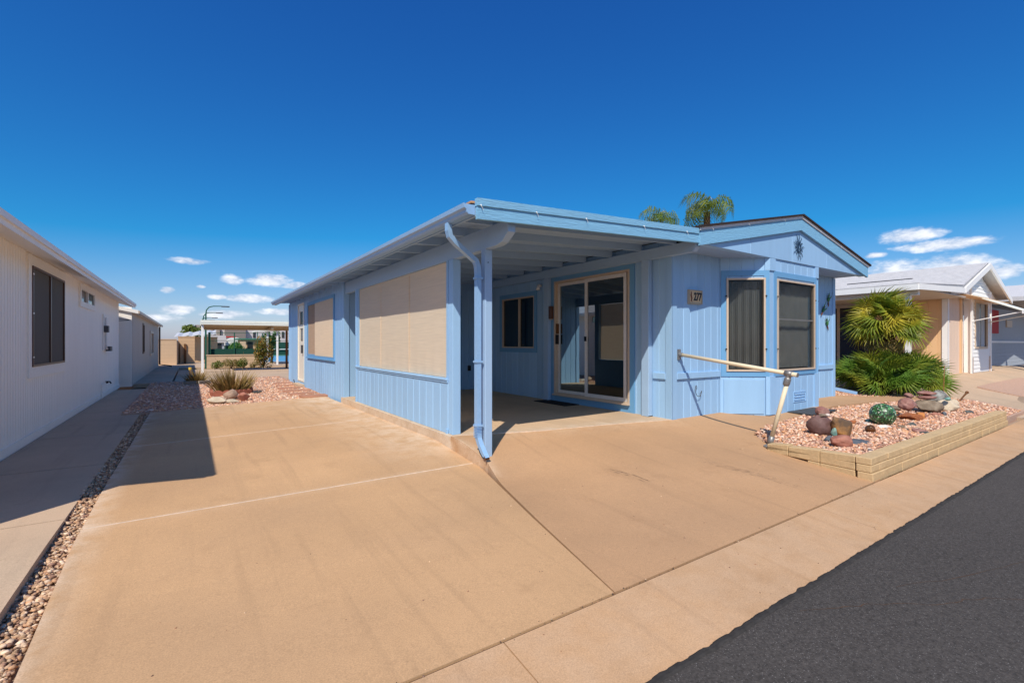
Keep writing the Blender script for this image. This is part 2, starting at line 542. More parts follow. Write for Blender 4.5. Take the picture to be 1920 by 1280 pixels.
# mosaic ball
m = mat('green_glass_mosaic', (.04, .09, .03), .38, .6, var=.1)
t_ = m.node_tree
b_ = t_.nodes['Principled BSDF']
g_ = t_.nodes.new('ShaderNodeTexCoord')
v_ = t_.nodes.new('ShaderNodeTexVoronoi')
v_.inputs['Scale'].default_value = 55
t_.links.new(g_.outputs['Object'], v_.inputs['Vector'])
cr_ = t_.nodes.new('ShaderNodeValToRGB')
els = cr_.color_ramp.elements
els[0].position = 0
els[0].color = (.015, .03, .012, 1)
els[1].position = 1
els[1].color = (.45, .40, .28, 1)
for p_, c_ in ((.25, (.04, .12, .03, 1)), (.5, (.02, .05, .02, 1)), (.62, (.10, .30, .10, 1)), (.75, (.05, .06, .03, 1)), (.86, (.16, .36, .20, 1)), (.93, (.5, .5, .36, 1))):
    e_ = els.new(p_)
    e_.color = c_
cr_.color_ramp.interpolation = 'CONSTANT'
sp_ = t_.nodes.new('ShaderNodeSeparateColor')
t_.links.new(v_.outputs['Color'], sp_.inputs[0])
t_.links.new(sp_.outputs[0], cr_.inputs[0])
t_.links.new(cr_.outputs[0], b_.inputs['Base Color'])
M['mosaic'] = m


def rock_mat(name, c, c2, rough=.8, sc=9):
    return mat(name, c, rough, .3, var=.12, vs=14, var2=.1, vs2=70, bump=.5, bs=50, hue=(c2, sc))


M['rk_purple'] = rock_mat('purple_brown_rock', (.14, .075, .065), (.19, .11, .10), .6)
M['rk_brown'] = rock_mat('ochre_brown_rock', (.40, .19, .06), (.12, .075, .045), .5, 5)
M['rk_red'] = rock_mat('red_rock', (.34, .13, .09), (.42, .19, .13))
M['rk_rust'] = rock_mat('rust_rock', (.36, .12, .04), (.22, .075, .04))
M['rk_mauve'] = rock_mat('mauve_rock', (.26, .115, .095), (.36, .20, .16))
M['rk_slate'] = rock_mat('slate_rock', (.085, .095, .11), (.12, .13, .145), .6)
M['rk_grey'] = rock_mat('grey_brown_rock', (.17, .125, .085), (.27, .21, .15))
M['rk_pale'] = rock_mat('pale_tan_rock', (.52, .42, .30), (.60, .50, .37))
M['rk_tan'] = rock_mat('tan_brown_rock', (.36, .24, .17), (.44, .31, .23))
M['rk_white'] = rock_mat('white_quartz', (.72, .66, .60), (.60, .45, .36))
M['rk_orange'] = rock_mat('orange_rock', (.52, .22, .06), (.45, .16, .05))
M['rk_teal'] = rock_mat('turquoise_rock', (.16, .34, .29), (.30, .40, .32))
M['rk_dark'] = rock_mat('dark_grey_pebble', (.06, .065, .06), (.10, .10, .09), .4)
M['rk_agate'] = rock_mat('polished_brown_stone', (.12, .04, .012), (.05, .035, .015), .12)
M['rk_geode'] = rock_mat('grey_geode', (.17, .155, .13), (.30, .30, .27), .5, 14)

# ================================================================== mesh helpers
W = {}


def wmat(o):
    return W.get(o, Matrix.Identity(4))


def link(o, parent=None, Mx=None):
    col.objects.link(o)
    Mx = Mx if Mx is not None else Matrix.Identity(4)
    if parent is not None:
        o.parent = parent
        o.matrix_parent_inverse = wmat(parent).inverted()
    o.matrix_basis = Mx
    W[o] = Mx.copy()
    return o


def tag(o, label=None, cat=None, group=None, kind=None):
    if label:
        o['label'] = label
    if cat:
        o['category'] = cat
    if group:
        o['group'] = group
    if kind:
        o['kind'] = kind
    return o


def thing(name, label, cat, loc=(0, 0, 0), group=None):
    o = bpy.data.objects.new(name, None)
    o.empty_display_size = .2
    link(o, None, Matrix.Translation(loc))
    return tag(o, label, cat, group)


def inst(mesh, name, parent, Mx):
    return link(bpy.data.objects.new(name, mesh), parent, Mx)


class MB:
    def __init__(self):
        self.v = []
        self.f = []

    def add(self, v, f):
        o = len(self.v)
        self.v += [tuple(p) for p in v]
        self.f += [tuple(i + o for i in q) for q in f]
        return self

    def box(self, x0, x1, y0, y1, z0, z1):
        x0, x1 = min(x0, x1), max(x0, x1)
        y0, y1 = min(y0, y1), max(y0, y1)
        z0, z1 = min(z0, z1), max(z0, z1)
        return self.hexa([(x0, y0, z0), (x1, y0, z0), (x1, y1, z0), (x0, y1, z0), (x0, y0, z1), (x1, y0, z1), (x1, y1, z1), (x0, y1, z1)])

    def hexa(self, p):
        return self.add(p, [(0, 3, 2, 1), (4, 5, 6, 7), (0, 1, 5, 4), (1, 2, 6, 5), (2, 3, 7, 6), (3, 0, 4, 7)])

    def prism(self, poly, f, a0, a1):
        """poly: 2d outline; f(u,v,a)->xyz"""
        n = len(poly)
        vs = [f(u, v, a0) for u, v in poly] + [f(u, v, a1) for u, v in poly]
        fs = [tuple(range(n))[::-1], tuple(range(n, 2 * n))] + [(i, (i + 1) % n, n + (i + 1) % n, n + i) for i in range(n)]
        return self.add(vs, fs)

    def tube(self, pts, r, n=8, caps=True):
        pts = [Vector(p) for p in pts]
        rr = r if isinstance(r, (list, tuple)) else [r] * len(pts)
        up = None
        rings = []
        for i, p in enumerate(pts):
            d = (pts[min(i + 1, len(pts) - 1)] - pts[max(i - 1, 0)]).normalized()
            if up is None:
                up = Vector((0, 0, 1)) if abs(d.z) < .9 else Vector((1, 0, 0))
            a = d.cross(up).normalized()
            b = a.cross(d).normalized()
            up = b
            rings.append([p + (a * math.cos(k * 2 * math.pi / n) + b * math.sin(k * 2 * math.pi / n)) * rr[i] for k in range(n)])
        vs = [q for rg in rings for q in rg]
        fs = []
        for i in range(len(pts) - 1):
            for k in range(n):
                fs.append((i * n + k, i * n + (k + 1) % n, (i + 1) * n + (k + 1) % n, (i + 1) * n + k))
        if caps:
            fs.append(tuple(range(n))[::-1])
            fs.append(tuple(range((len(pts) - 1) * n, len(pts) * n)))
        return self.add(vs, fs)

    def sweep(self, pts, hw, hh, side):
        """rectangular pipe along pts; side = constant sideways axis"""
        pts = [Vector(p) for p in pts]
        side = Vector(side).normalized()
        vs = []
        for i, p in enumerate(pts):
            d = (pts[min(i + 1, len(pts) - 1)] - pts[max(i - 1, 0)]).normalized()
            u = d.cross(side).normalized()
            vs += [p + side * hw + u * hh, p - side * hw + u * hh, p - side * hw - u * hh, p + side * hw - u * hh]
        fs = []
        for i in range(len(pts) - 1):
            for k in range(4):
                fs.append((i * 4 + k, i * 4 + (k + 1) % 4, (i + 1) * 4 + (k + 1) % 4, (i + 1) * 4 + k))
        n = len(pts) - 1
        fs += [(3, 2, 1, 0), (n * 4, n * 4 + 1, n * 4 + 2, n * 4 + 3)]
        return self.add(vs, fs)

    def build(self, name, m, parent=None, smooth=False, bevel=0.):
        v = np.array(self.v, dtype=float)
        lo, hi = v.min(0), v.max(0)
        c = np.array([(lo[0] + hi[0]) / 2, (lo[1] + hi[1]) / 2, lo[2]])
        me = bpy.data.meshes.new(name)
        me.from_pydata((v - c).tolist(), [], self.f)
        bm = bmesh.new()
        bm.from_mesh(me)
        bmesh.ops.recalc_face_normals(bm, faces=bm.faces)
        if bevel:
            bmesh.ops.bevel(bm, geom=list(bm.edges), offset=bevel, segments=1, affect='EDGES')
        bm.to_mesh(me)
        bm.free()
        if smooth:
            me.shade_smooth()
        me.materials.append(M[m] if isinstance(m, str) else m)
        return link(bpy.data.objects.new(name, me), parent, Matrix.Translation(c))


def box(name, m, parent, x0, x1, y0, y1, z0, z1, bevel=0.):
    return MB().box(x0, x1, y0, y1, z0, z1).build(name, m, parent, bevel=bevel)


class Fr:
    """upright wall frame: s runs from p0 to p1, o is the outward distance"""
    def __init__(self, p0, p1, out):
        self.p0 = Vector((*p0, 0))
        d = Vector((*p1, 0)) - self.p0
        self.len = d.length
        self.t = d.normalized()
        n = Vector((self.t.y, -self.t.x, 0))
        if n.dot(Vector((*out, 0))) < 0:
            n = -n
        self.n = n

    def pt(self, s, z, o):
        return tuple(self.p0 + self.t * s + self.n * o + Vector((0, 0, z)))

    def box(self, mb, s0, s1, z0, z1, o0, o1):
        return mb.hexa([self.pt(s0, z0, o0), self.pt(s1, z0, o0), self.pt(s1, z0, o1), self.pt(s0, z0, o1),
                        self.pt(s0, z1, o0), self.pt(s1, z1, o0), self.pt(s1, z1, o1), self.pt(s0, z1, o1)])

    def one(self, name, m, parent, s0, s1, z0, z1, o0, o1, bevel=0.):
        return self.box(MB(), s0, s1, z0, z1, o0, o1).build(name, m, parent, bevel=bevel)

    def frame(self, mb, s0, s1, z0, z1, w, o0, o1):
        self.box(mb, s0, s0 + w, z0, z1, o0, o1)
        self.box(mb, s1 - w, s1, z0, z1, o0, o1)
        self.box(mb, s0 + w, s1 - w, z0, z0 + w, o0, o1)
        self.box(mb, s0 + w, s1 - w, z1 - w, z1, o0, o1)
        return mb


def board_piece(mb, fr, s0, s1, z0, z1a, z1b, cl, cr, th=.0062, ch=.004):
    o0, o1 = -th, 0.
    a, b = s0 + (ch if cl else 0), s1 - (ch if cr else 0)
    mb.hexa([fr.pt(s0, z0, o0), fr.pt(s1, z0, o0), fr.pt(b, z0, o1), fr.pt(a, z0, o1),
             fr.pt(s0, z1a, o0), fr.pt(s1, z1b, o0), fr.pt(b, z1b, o1), fr.pt(a, z1a, o1)])


def rects(s0, s1, z0, z1, ops):
    """rectangle minus openings -> (s0,s1,z0,z1) pieces"""
    cuts = sorted({s0, s1} | {min(max(c, s0), s1) for o in ops for c in o[:2]})
    out = []
    for a, b in zip(cuts, cuts[1:]):
        if b - a < 1e-5:
            continue
        mid = (a + b) / 2
        segs = [(z0, z1)]
        for o in ops:
            if o[0] < mid < o[1]:
                ns = []
                for (p, q) in segs:
                    if o[3] <= p or o[2] >= q:
                        ns.append((p, q))
                        continue
                    if o[2] > p:
                        ns.append((p, o[2]))
                    if o[3] < q:
                        ns.append((o[3], q))
                segs = ns
        out += [(a, b, p, q) for p, q in segs if q - p > 1e-4]
    return out


def siding(house, wall_name, fr, s0, s1, z0, z1, pitch, ops=(), m='blue', top=None, gap=.012, start=None, thick=.09, boards=True):
    """backing wall with separate grooved boards on it"""
    bk = MB()
    if top is None:
        for (a, b, p, q) in rects(s0, s1, z0, z1, ops):
            fr.box(bk, a, b, p, q, -.0055 - thick, -.0055)
    else:
        k = [s0] + [c for c in top[1] if s0 < c < s1] + [s1]
        for a, b in zip(k, k[1:]):
            bk.hexa([fr.pt(a, z0, -.1), fr.pt(b, z0, -.1), fr.pt(b, z0, -.0055), fr.pt(a, z0, -.0055),
                     fr.pt(a, max(top[0](a), z0 + .001), -.1), fr.pt(b, max(top[0](b), z0 + .001), -.1), fr.pt(b, max(top[0](b), z0 + .001), -.0055), fr.pt(a, max(top[0](a), z0 + .001), -.0055)])
    wall = bk.build(wall_name, 'blue_lit_groove' if m == 'blue' else m, house)
    if not boards:
        return wall
    s = s0 if start is None else start
    while s < s1 - .01:
        a, b = max(s, s0) + gap / 2, min(s + pitch, s1) - gap / 2
        s += pitch
        if b - a < .01:
            continue
        mb = MB()
        if top is None:
            # one object per run of touching pieces
            runs = []
            for (p, q, u, v) in rects(a, b, z0, z1, ops):
                for rn in runs:
                    if any(abs(p - r_[1]) < 1e-6 and u < r_[3] and v > r_[2] for r_ in rn):
                        rn.append((p, q, u, v))
                        break
                else:
                    runs.append([(p, q, u, v)])
            for rn in runs:
                mb = MB()
                for (p, q, u, v) in rn:
                    board_piece(mb, fr, p, q, u, v, v, abs(p - a) < 1e-4, abs(q - b) < 1e-4)
                mb.build('siding_board', m, wall)
            continue
        else:
            k = [a] + [c for c in top[1] if a < c < b] + [b]
            for p, q in zip(k, k[1:]):
                if max(top[0](p), top[0](q)) - z0 < .01:
                    continue
                board_piece(mb, fr, p, q, z0, max(top[0](p), z0 + .002), max(top[0](q), z0 + .002), p == a, q == b)
        if mb.v:
            mb.build('siding_board', m, wall)
    return wall


def icos():
    bm = bmesh.new()
    bmesh.ops.create_icosphere(bm, subdivisions=1, radius=1)
    v = np.array([x.co[:] for x in bm.verts])
    f = np.array([[x.index for x in q.verts] for q in bm.faces])
    bm.free()
    return v, f


ICO_V, ICO_F = icos()


def stones(name, pts, size, palette, parent=None, m='stone', flat=.62):
    """many small angular stones in one mesh"""
    n = len(pts)
    pts = np.array(pts)
    nv = len(ICO_V)
    sc = size[0] + (size[1] - size[0]) * rng.random(n) ** 1.6
    base = ICO_V[None] * (1 + (rng.random((n, nv, 1)) - .5) * .75)
    base = base * np.stack([1 + .5 * (rng.random(n) - .5), 1 + .5 * (rng.random(n) - .5), np.full(n, flat) * (1 + .4 * (rng.random(n) - .5))], 1)[:, None]
    # random tilt and turn
    a, b_ang = rng.random(n) * 6.283, (rng.random(n) - .5) * .9
    ca, sa, cb, sb = np.cos(a), np.sin(a), np.cos(b_ang), np.sin(b_ang)
    x = base[..., 0] * cb[:, None] + base[..., 2] * sb[:, None]
    z = -base[..., 0] * sb[:, None] + base[..., 2] * cb[:, None]
    y = base[..., 1]
    X = x * ca[:, None] - y * sa[:, None]
    Y = x * sa[:, None] + y * ca[:, None]
    V = np.stack([X, Y, z], -1) * sc[:, None, None] + pts[:, None]
    F = (ICO_F[None] + (np.arange(n) * nv)[:, None, None]).reshape(-1, 3)
    me = bpy.data.meshes.new(name)
    me.vertices.add(n * nv)
    me.vertices.foreach_set('co', V.reshape(-1))
    nf = len(F)
    me.loops.add(nf * 3)
    me.loops.foreach_set('vertex_index', F.reshape(-1).astype(np.int32))
    me.polygons.add(nf)
    me.polygons.foreach_set('loop_start', (np.arange(nf) * 3).astype(np.int32))
    me.polygons.foreach_set('loop_total', np.full(nf, 3, dtype=np.int32))
    me.update(calc_edges=True)
    pal = np.array(palette)
    ci = pal[rng.integers(0, len(pal), n)] * (.78 + .55 * rng.random((n, 1))) * np.array([1.16, 1.08, .95])
    at = me.attributes.new('col', 'FLOAT_COLOR', 'POINT')
    c4 = np.concatenate([np.repeat(ci, nv, 0), np.ones((n * nv, 1))], 1)
    at.data.foreach_set('color', c4.reshape(-1).astype(np.float32))
    me.materials.append(M[m])
    return link(bpy.data.objects.new(name, me), parent)


def slab(name, m, pf, nx, ny, zf, thick=.15, parent=None, wear_and_light=None):
    """slab with a shaped top; pf(u,v)->(x,y)"""
    vs = []
    wr = []
    for j in range(ny + 1):
        for i in range(nx + 1):
            x, y = pf(i / nx, j / ny)
            vs.append((x, y, zf(x, y)))
            wr.append(wear_and_light(x, y) if wear_and_light else 0.)
    fs = []
    for j in range(ny):
        for i in range(nx):
            k = j * (nx + 1) + i
            fs.append((k, k + 1, k + nx + 2, k + nx + 1))
    ring = [i for i in range(nx + 1)] + [j * (nx + 1) + nx for j in range(1, ny + 1)] + [ny * (nx + 1) + i for i in range(nx - 1, -1, -1)] + [j * (nx + 1) for j in range(ny - 1, 0, -1)]
    o = len(vs)
    # a small rounded arris: drop edge vertices a touch
    for i in ring:
        vs.append((vs[i][0], vs[i][1], vs[i][2] - thick))
        wr.append(wr[i])
    n = len(ring)
    for i in range(n):
        fs.append((ring[i], o + i, o + (i + 1) % n, ring[(i + 1) % n]))
    me = bpy.data.meshes.new(name)
    v = np.array(vs)
    c = np.array([v[:, 0].mean(), v[:, 1].mean(), v[:, 2].min()])
    me.from_pydata((v - c).tolist(), [], fs)
    at = me.attributes.new('wear_and_light', 'FLOAT', 'POINT')
    at.data.foreach_set('value', np.array(wr, dtype=np.float32))
    bm = bmesh.new()
    bm.from_mesh(me)
    bmesh.ops.recalc_face_normals(bm, faces=bm.faces)
    bm.to_mesh(me)
    bm.free()
    me.materials.append(M[m])
    return link(bpy.data.objects.new(name, me), parent, Matrix.Translation(c))


def sm(x):
    x = min(max(x, 0.), 1.)
    return x * x * (3 - 2 * x)


def itp(x, xs, ys):
    return float(np.interp(x, xs, ys))


# ================================================================== ground heights
def base(y):
    return itp(y, [1.2, 1.76, 2.8, 4.2, 5.2, 7, 60], [-.345, -.28, -.262, -.215, -.185, -.19, -.19])


def gd(x, y):
    return base(y) + .085 * sm((y - 4) / 1.2) * min(max((x + .6) / 3.1, 0), 1)


def yj(x):
    return itp(x, [2.36, 3.53, 4.46, 5.47], [4.80, 4.47, 4.32, 4.10])


def xl(y):
    return itp(y, [1.76, 4.15, 4.85], [1.87, 2.45, 2.42])


def ga(x, y):
    j = yj(min(x, 5.47))
    t = min(max((y - 1.76) / (j - 1.76), 0), 1)
    lin = -.28 * (1 - t) ** .72
    left = base(y) * (1 - sm((y - 3.5) / 1.28))
    w = sm((x - xl(y)) / 1.4)
    z = left * (1 - w) + lin * w
    if x > 5.5:
        z *= itp(x, [5.5, 8.5], [1, .25])
    return z


def rise(x):
    return itp(x, [11.5, 17.5, 40], [0, .17, .2])


# ================================================================== setting
# the ground sheet: dry earth out to the horizon
vs, fs = [], []
gx = [-1500, -400, -100, -40, -20, 0, 10, 12, 18, 24, 40, 100, 400, 1500]
gy = [-1500, -300, -60, -12, -10, 1.1, 1.3, 1.7, 2.2, 4, 10, 40, 100, 400, 1500]
for y in gy:
    for x in gx:
        z = -.45 if y < 1.5 else -.34
        if y > 1.7 and x > 11.9:
            z += rise(x)
        if y > 30:
            z = -.42
        vs.append((x, y, z))
for j in range(len(gy) - 1):
    for i in range(len(gx) - 1):
        k = j * len(gx) + i
        fs.append((k, k + 1, k + len(gx) + 1, k + len(gx)))
g = MB()
g.add(vs, fs)
tag(g.build('ground', 'earth'), 'dry bare desert earth spreading out to the horizon', 'ground', kind='structure')

# street with a ragged tar edge on the gutter concrete
xs = np.concatenate([np.linspace(-90, -3, 20), np.arange(-2.9, 12, .035), np.linspace(12.1, 120, 60)])


def edge(x):
    n = mnoise.noise(Vector((x * 2.1, 0, 0))) * .010 + mnoise.noise(Vector((x * 9, 4, 0))) * .007 + mnoise.noise(Vector((x * 37, 9, 0))) * .006
    return 1.262 + n


g = MB()
vs, fs = [], []
for x in xs:
    e = edge(float(x))
    vs += [(x, -9.0, -.335), (x, -2, -.325), (x, 1.02, -.332), (x, 1.17, -.333), (x, e - .008, -.337), (x, e, -.352)]
for i in range(len(xs) - 1):
    for k in range(5):
        fs.append((i * 6 + k, (i + 1) * 6 + k, (i + 1) * 6 + k + 1, i * 6 + k + 1))
g.add(vs, fs)
road = g.build('street', 'asphalt')
tag(road, 'dark grey asphalt street with pale aggregate in the lower right corner', 'street', kind='structure')
# tar lip along the edge
g = MB()
vs, fs = [], []
xs2 = np.arange(-2.9, 12, .03)
for x in xs2:
    e = edge(float(x))
    w1 = .03 + .03 * abs(mnoise.noise(Vector((x * 4, 3, 1)))) + .02 * mnoise.noise(Vector((x * 17, 3, 5)))
    h = .004 + .008 * abs(mnoise.noise(Vector((x * 9, 8, 2))))
    vs += [(x, e - .022, -.3355), (x, e - .012, -.334 + h), (x, e + .005, -.335 + h), (x, e + max(w1, .006), -.344)]
for i in range(len(xs2) - 1):
    for k in range(3):
        fs.append((i * 4 + k, (i + 1) * 4 + k, (i + 1) * 4 + k + 1, i * 4 + k + 1))
g.add(vs, fs)
g.build('tar_edge', 'tar', road)

for (x0, y0, x1, y1) in ((2.6, 1.16, 4.9, -.1), (3.3, 1.0, 9.5, -1.2)):
    g = MB()
    n = 60
    vs, fs = [], []
    for i in range(n + 1):
        u = i / n
        x = x0 + (x1 - x0) * u
        y = y0 + (y1 - y0) * u + .03 * mnoise.noise(Vector((u * 30, x0, 0))) + .05 * mnoise.noise(Vector((u * 7, x0, 3)))
        w = .0035 * abs(mnoise.noise(Vector((u * 45, 5, x0)))) + .0008
        z = itp(y, [-2, 1.02, 1.17], [-.325, -.332, -.333]) + .0015
        vs += [(x, y - w, z), (x, y + w, z)]
    for i in range(n):
        fs.append((2 * i, 2 * i + 1, 2 * i + 3, 2 * i + 2))
    g.add(vs, fs)
    g.build('asphalt_crack', 'crack', road)

# gutter strip / low kerb of separate panels
kerb = box('kerb', 'earth', None, -30, 60, 1.16, 1.75, -.5, -.37)
tag(kerb, 'pinkish concrete kerb strip between the driveway and the asphalt', 'kerb', kind='structure')
kx = [-30, -14, -8, -5.2, -1.9, 1.15, 4.2, 7.25, 10.3, 13.4, 16.5, 22, 30, 60]
for a, b in zip(kx, kx[1:]):
    slab('concrete_panel', 'curb_c', lambda u, v, a=a, b=b: (a + .003 + u * (b - a - .006), 1.13 + v * .62), max(4, int((b - a) * 5)), 8,
         lambda x, y: base(y) if y > 1.22 else -.3455, .1, kerb, wear_and_light=lambda x, y: .35)
box('joint_debris', 'crack', kerb, -.6, 5.4, 1.751, 1.765, -.4, -.290)


# driveway
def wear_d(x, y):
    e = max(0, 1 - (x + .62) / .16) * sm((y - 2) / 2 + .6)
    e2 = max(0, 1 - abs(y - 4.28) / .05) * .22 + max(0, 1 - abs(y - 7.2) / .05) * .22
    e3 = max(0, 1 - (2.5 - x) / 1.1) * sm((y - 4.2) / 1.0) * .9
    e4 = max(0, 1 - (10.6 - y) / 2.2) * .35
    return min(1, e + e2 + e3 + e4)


drive = slab('driveway', 'crack', lambda u, v: (-.58 + u * (xl(1.77 + v * 8.8) + .56), 1.78 + v * 8.8), 10, 40, lambda x, y: gd(x, y) - .035, .06)
tag(drive, 'tan concrete driveway with pale joints beside the blue house', 'driveway', kind='structure')


def dl(y):
    return itp(y, [1.7, 2.6, 4, 11], [-.53, -.57, -.615, -.6])


for (a, b) in ((1.768, 4.274), (4.288, 7.194), (7.206, 10.6)):
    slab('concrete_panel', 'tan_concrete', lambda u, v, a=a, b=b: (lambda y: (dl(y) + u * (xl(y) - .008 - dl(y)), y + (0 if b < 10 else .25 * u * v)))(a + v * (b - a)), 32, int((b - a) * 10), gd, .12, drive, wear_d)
for y0 in (4.281, 7.2):
    slab('joint_filler', 'joint', lambda u, v, y0=y0: (dl(y0) + .01 + u * (xl(y0) - dl(y0) - .03), y0 - .0075 + v * .015), 20, 1, lambda x, y: gd(x, y) + .0015, .05, drive)

# apron ramp and patio
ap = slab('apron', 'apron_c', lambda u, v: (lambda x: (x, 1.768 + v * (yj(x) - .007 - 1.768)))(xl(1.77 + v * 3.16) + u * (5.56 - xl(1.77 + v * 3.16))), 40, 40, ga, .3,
          wear_and_light=lambda x, y: .25 * max(0, 1 - (yj(x) - y) / .3) + (.8 * max(0, 1 - (x - xl(y)) / .12) if y > 3.7 else 0))  # left-edge term pales the shaded side face: light put into the colour
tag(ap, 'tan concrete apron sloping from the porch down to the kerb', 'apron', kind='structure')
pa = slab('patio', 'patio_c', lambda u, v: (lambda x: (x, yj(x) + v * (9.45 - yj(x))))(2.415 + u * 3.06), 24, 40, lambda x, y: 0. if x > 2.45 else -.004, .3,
          wear_and_light=lambda x, y: .9 * max(0, 1 - (y - yj(x)) / .3) + (.8 if x < 2.53 else 0))
tag(pa, 'shaded concrete patio floor under the porch roof', 'patio', kind='structure')
slab('joint_filler', 'joint', lambda u, v: (2.43 + u * 3.02, yj(2.43 + u * 3.02) - .007 + v * .009), 30, 1, lambda x, y: .0015, .03, pa)


# tyre scuffs on the apron
def scuff(pts, w, parent):
    m = bpy.data.materials.get('tyre_scuff')
    if not m:
        m = bpy.data.materials.new('tyre_scuff')
        m.use_nodes = True
        t = m.node_tree
        b = t.nodes['Principled BSDF']
        b.inputs['Base Color'].default_value = (.09, .065, .05, 1)
        b.inputs['Roughness'].default_value = .9
        g = t.nodes.new('ShaderNodeNewGeometry')
        n = t.nodes.new('ShaderNodeTexNoise')
        n.inputs['Scale'].default_value = 22
        n.inputs['Detail'].default_value = 5
        t.links.new(g.outputs['Position'], n.inputs['Vector'])
        r = t.nodes.new('ShaderNodeMapRange')
        r.inputs['From Min'].default_value = .42
        r.inputs['From Max'].default_value = .75
        r.inputs['To Max'].default_value = .6
        t.links.new(n.outputs['Fac'], r.inputs['Value'])
        t.links.new(r.outputs[0], b.inputs['Alpha'])
    vs, fs = [], []
    P = [Vector((x, y)) for x, y in pts]
    Q = []
    for i in range(len(P) - 1):
        for k in range(8):
            Q.append(P[i].lerp(P[i + 1], k / 8))
    Q.append(P[-1])
    for i, p in enumerate(Q):
        d = (Q[min(i + 1, len(Q) - 1)] - Q[max(i - 1, 0)]).normalized()
        nn = Vector((-d.y, d.x)) * w * (.35 + .65 * math.sin(math.pi * i / (len(Q) - 1)))
        for s in (1, -1):
            q = p + nn * s
            vs.append((q.x, q.y, ga(q.x, q.y) + .003))
    for i in range(len(Q) - 1):
        fs.append((2 * i, 2 * i + 1, 2 * i + 3, 2 * i + 2))
    g = MB()
    g.add(vs, fs)
    g.build('tyre_mark', m, parent)


for o in (0, .03, .055, .085):
    scuff([(4.35 + o, 2.95 + o * .3), (4.45 + o, 2.6 + o * .4), (4.5 + o * 1.2, 2.3 + o * .5), (4.50 + o * 1.2, 2.0)], .006, ap)
for o in (0, .04):
    scuff([(3.3 + o, 3.25), (3.38 + o, 3.0), (3.37 + o * 1.3, 2.8)], .012, ap)


pts = []
for _ in range(260):
    y = 1.76 + random.gauss(0, .012) if random.random() < .45 else random.uniform(1.3, 3.2)
    x = random.uniform(-.4, 6.5)
    if y > 1.8 and x > 5.3:
        continue
    z = base(y) if y < 1.77 else (ga(x, y) if x > xl(y) else gd(x, y))
    pts.append((x, y, z + .001))
tag(stones('grit', pts, (.002, .0055), [(.30, .17, .11), (.2, .13, .1), (.55, .42, .3), (.12, .09, .07)]), 'loose grit and pebbles scattered on the driveway and kerb', 'grit', kind='stuff')

# front walk along the bay
def ye(x):
    return itp(x, [5.5, 5.68, 5.95, 7.0, 9.08, 10.4, 12.0], [2.74, 2.90, 3.22, 3.36, 3.54, 3.40, 3.08])


def yb_(x):
    return itp(x, [5.5, 10.7, 11.3, 12.0], [4.16, 4.16, 3.72, 3.22])


walk = slab('front_walk', 'apron_c', lambda u, v: (lambda x: (x, ye(x) + v * (yb_(x) - ye(x))))(5.562 + u * 6.4), 60, 10, ga, .25)
tag(walk, 'tan concrete walk running past the bay window', 'walk', kind='structure')


# gravel beds
def zg(x, y):
    z = itp(y, [1.8, 3.3, 6], [-.10, -.055, -.03])
    z -= .075 * min(max((6.3 - x) / .7, 0), 1) * min(max((y - 2.2) / .6, 0), 1)
    if x > 10.9:
        z = z * itp(x, [10.9, 11.4], [1, 1]) - itp(y, [1.8, 2.6], [.12, 0]) * itp(x, [10.9, 11.6], [0, 1])
    return z


gb = slab('gravel_bed', 'gravel_bed', lambda u, v: (5.60 + u * 7.42, 1.86 + v * 4.36), 70, 40, lambda x, y: zg(x, y) - .012 if not (ye(x) - .0 < y < yb_(x) and 5.5 < x < 12.0) else zg(x, y) - .16, .2)
tag(gb, 'pink crushed stone bed behind the low block wall', 'gravel bed', kind='structure')
PINK = [(.52, .33, .25), (.58, .39, .31), (.46, .27, .20), (.40, .22, .17), (.62, .46, .38), (.50, .30, .19), (.34, .20, .17), (.60, .50, .44), (.52, .27, .16)]
pts = []
while len(pts) < 12500:
    x = 5.46 + 7.3 * random.random() ** 1.25
    y = 1.86 + random.random() * 2.9
    if y < ye(x) - .01 + .015 * random.random() and x > 5.545 + .1 * (y - 1.9) and not (x < 5.7 and y > 2.74):
        if x > 10.98 and y < 1.9:
            continue
        pts.append((x, y, zg(x, y) - .004 + random.random() * .008))
    elif x > 10.75 and y > yb_(x) + .02:
        pts.append((x, y, zg(x, y) - .004))
st = stones('gravel', pts, (.011, .026), PINK)
tag(st, 'loose pink and rust crushed stones filling the planter', 'gravel', kind='stuff')

# left gravel strip, back yard gravel
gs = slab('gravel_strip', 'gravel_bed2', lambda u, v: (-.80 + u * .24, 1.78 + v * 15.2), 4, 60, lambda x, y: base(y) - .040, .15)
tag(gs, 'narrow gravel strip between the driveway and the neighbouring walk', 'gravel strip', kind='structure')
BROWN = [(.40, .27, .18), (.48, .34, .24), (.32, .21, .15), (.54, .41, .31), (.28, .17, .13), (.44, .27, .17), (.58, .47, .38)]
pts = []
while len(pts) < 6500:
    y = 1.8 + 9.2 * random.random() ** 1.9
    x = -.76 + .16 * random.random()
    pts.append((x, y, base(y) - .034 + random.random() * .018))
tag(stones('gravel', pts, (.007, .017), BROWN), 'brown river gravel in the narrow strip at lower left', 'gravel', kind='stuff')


def zy(x, y):
    return itp(y, [10, 12, 20], [-.185, -.165, -.17]) + .06 * min(max((x - .5) / 2, 0), 1)


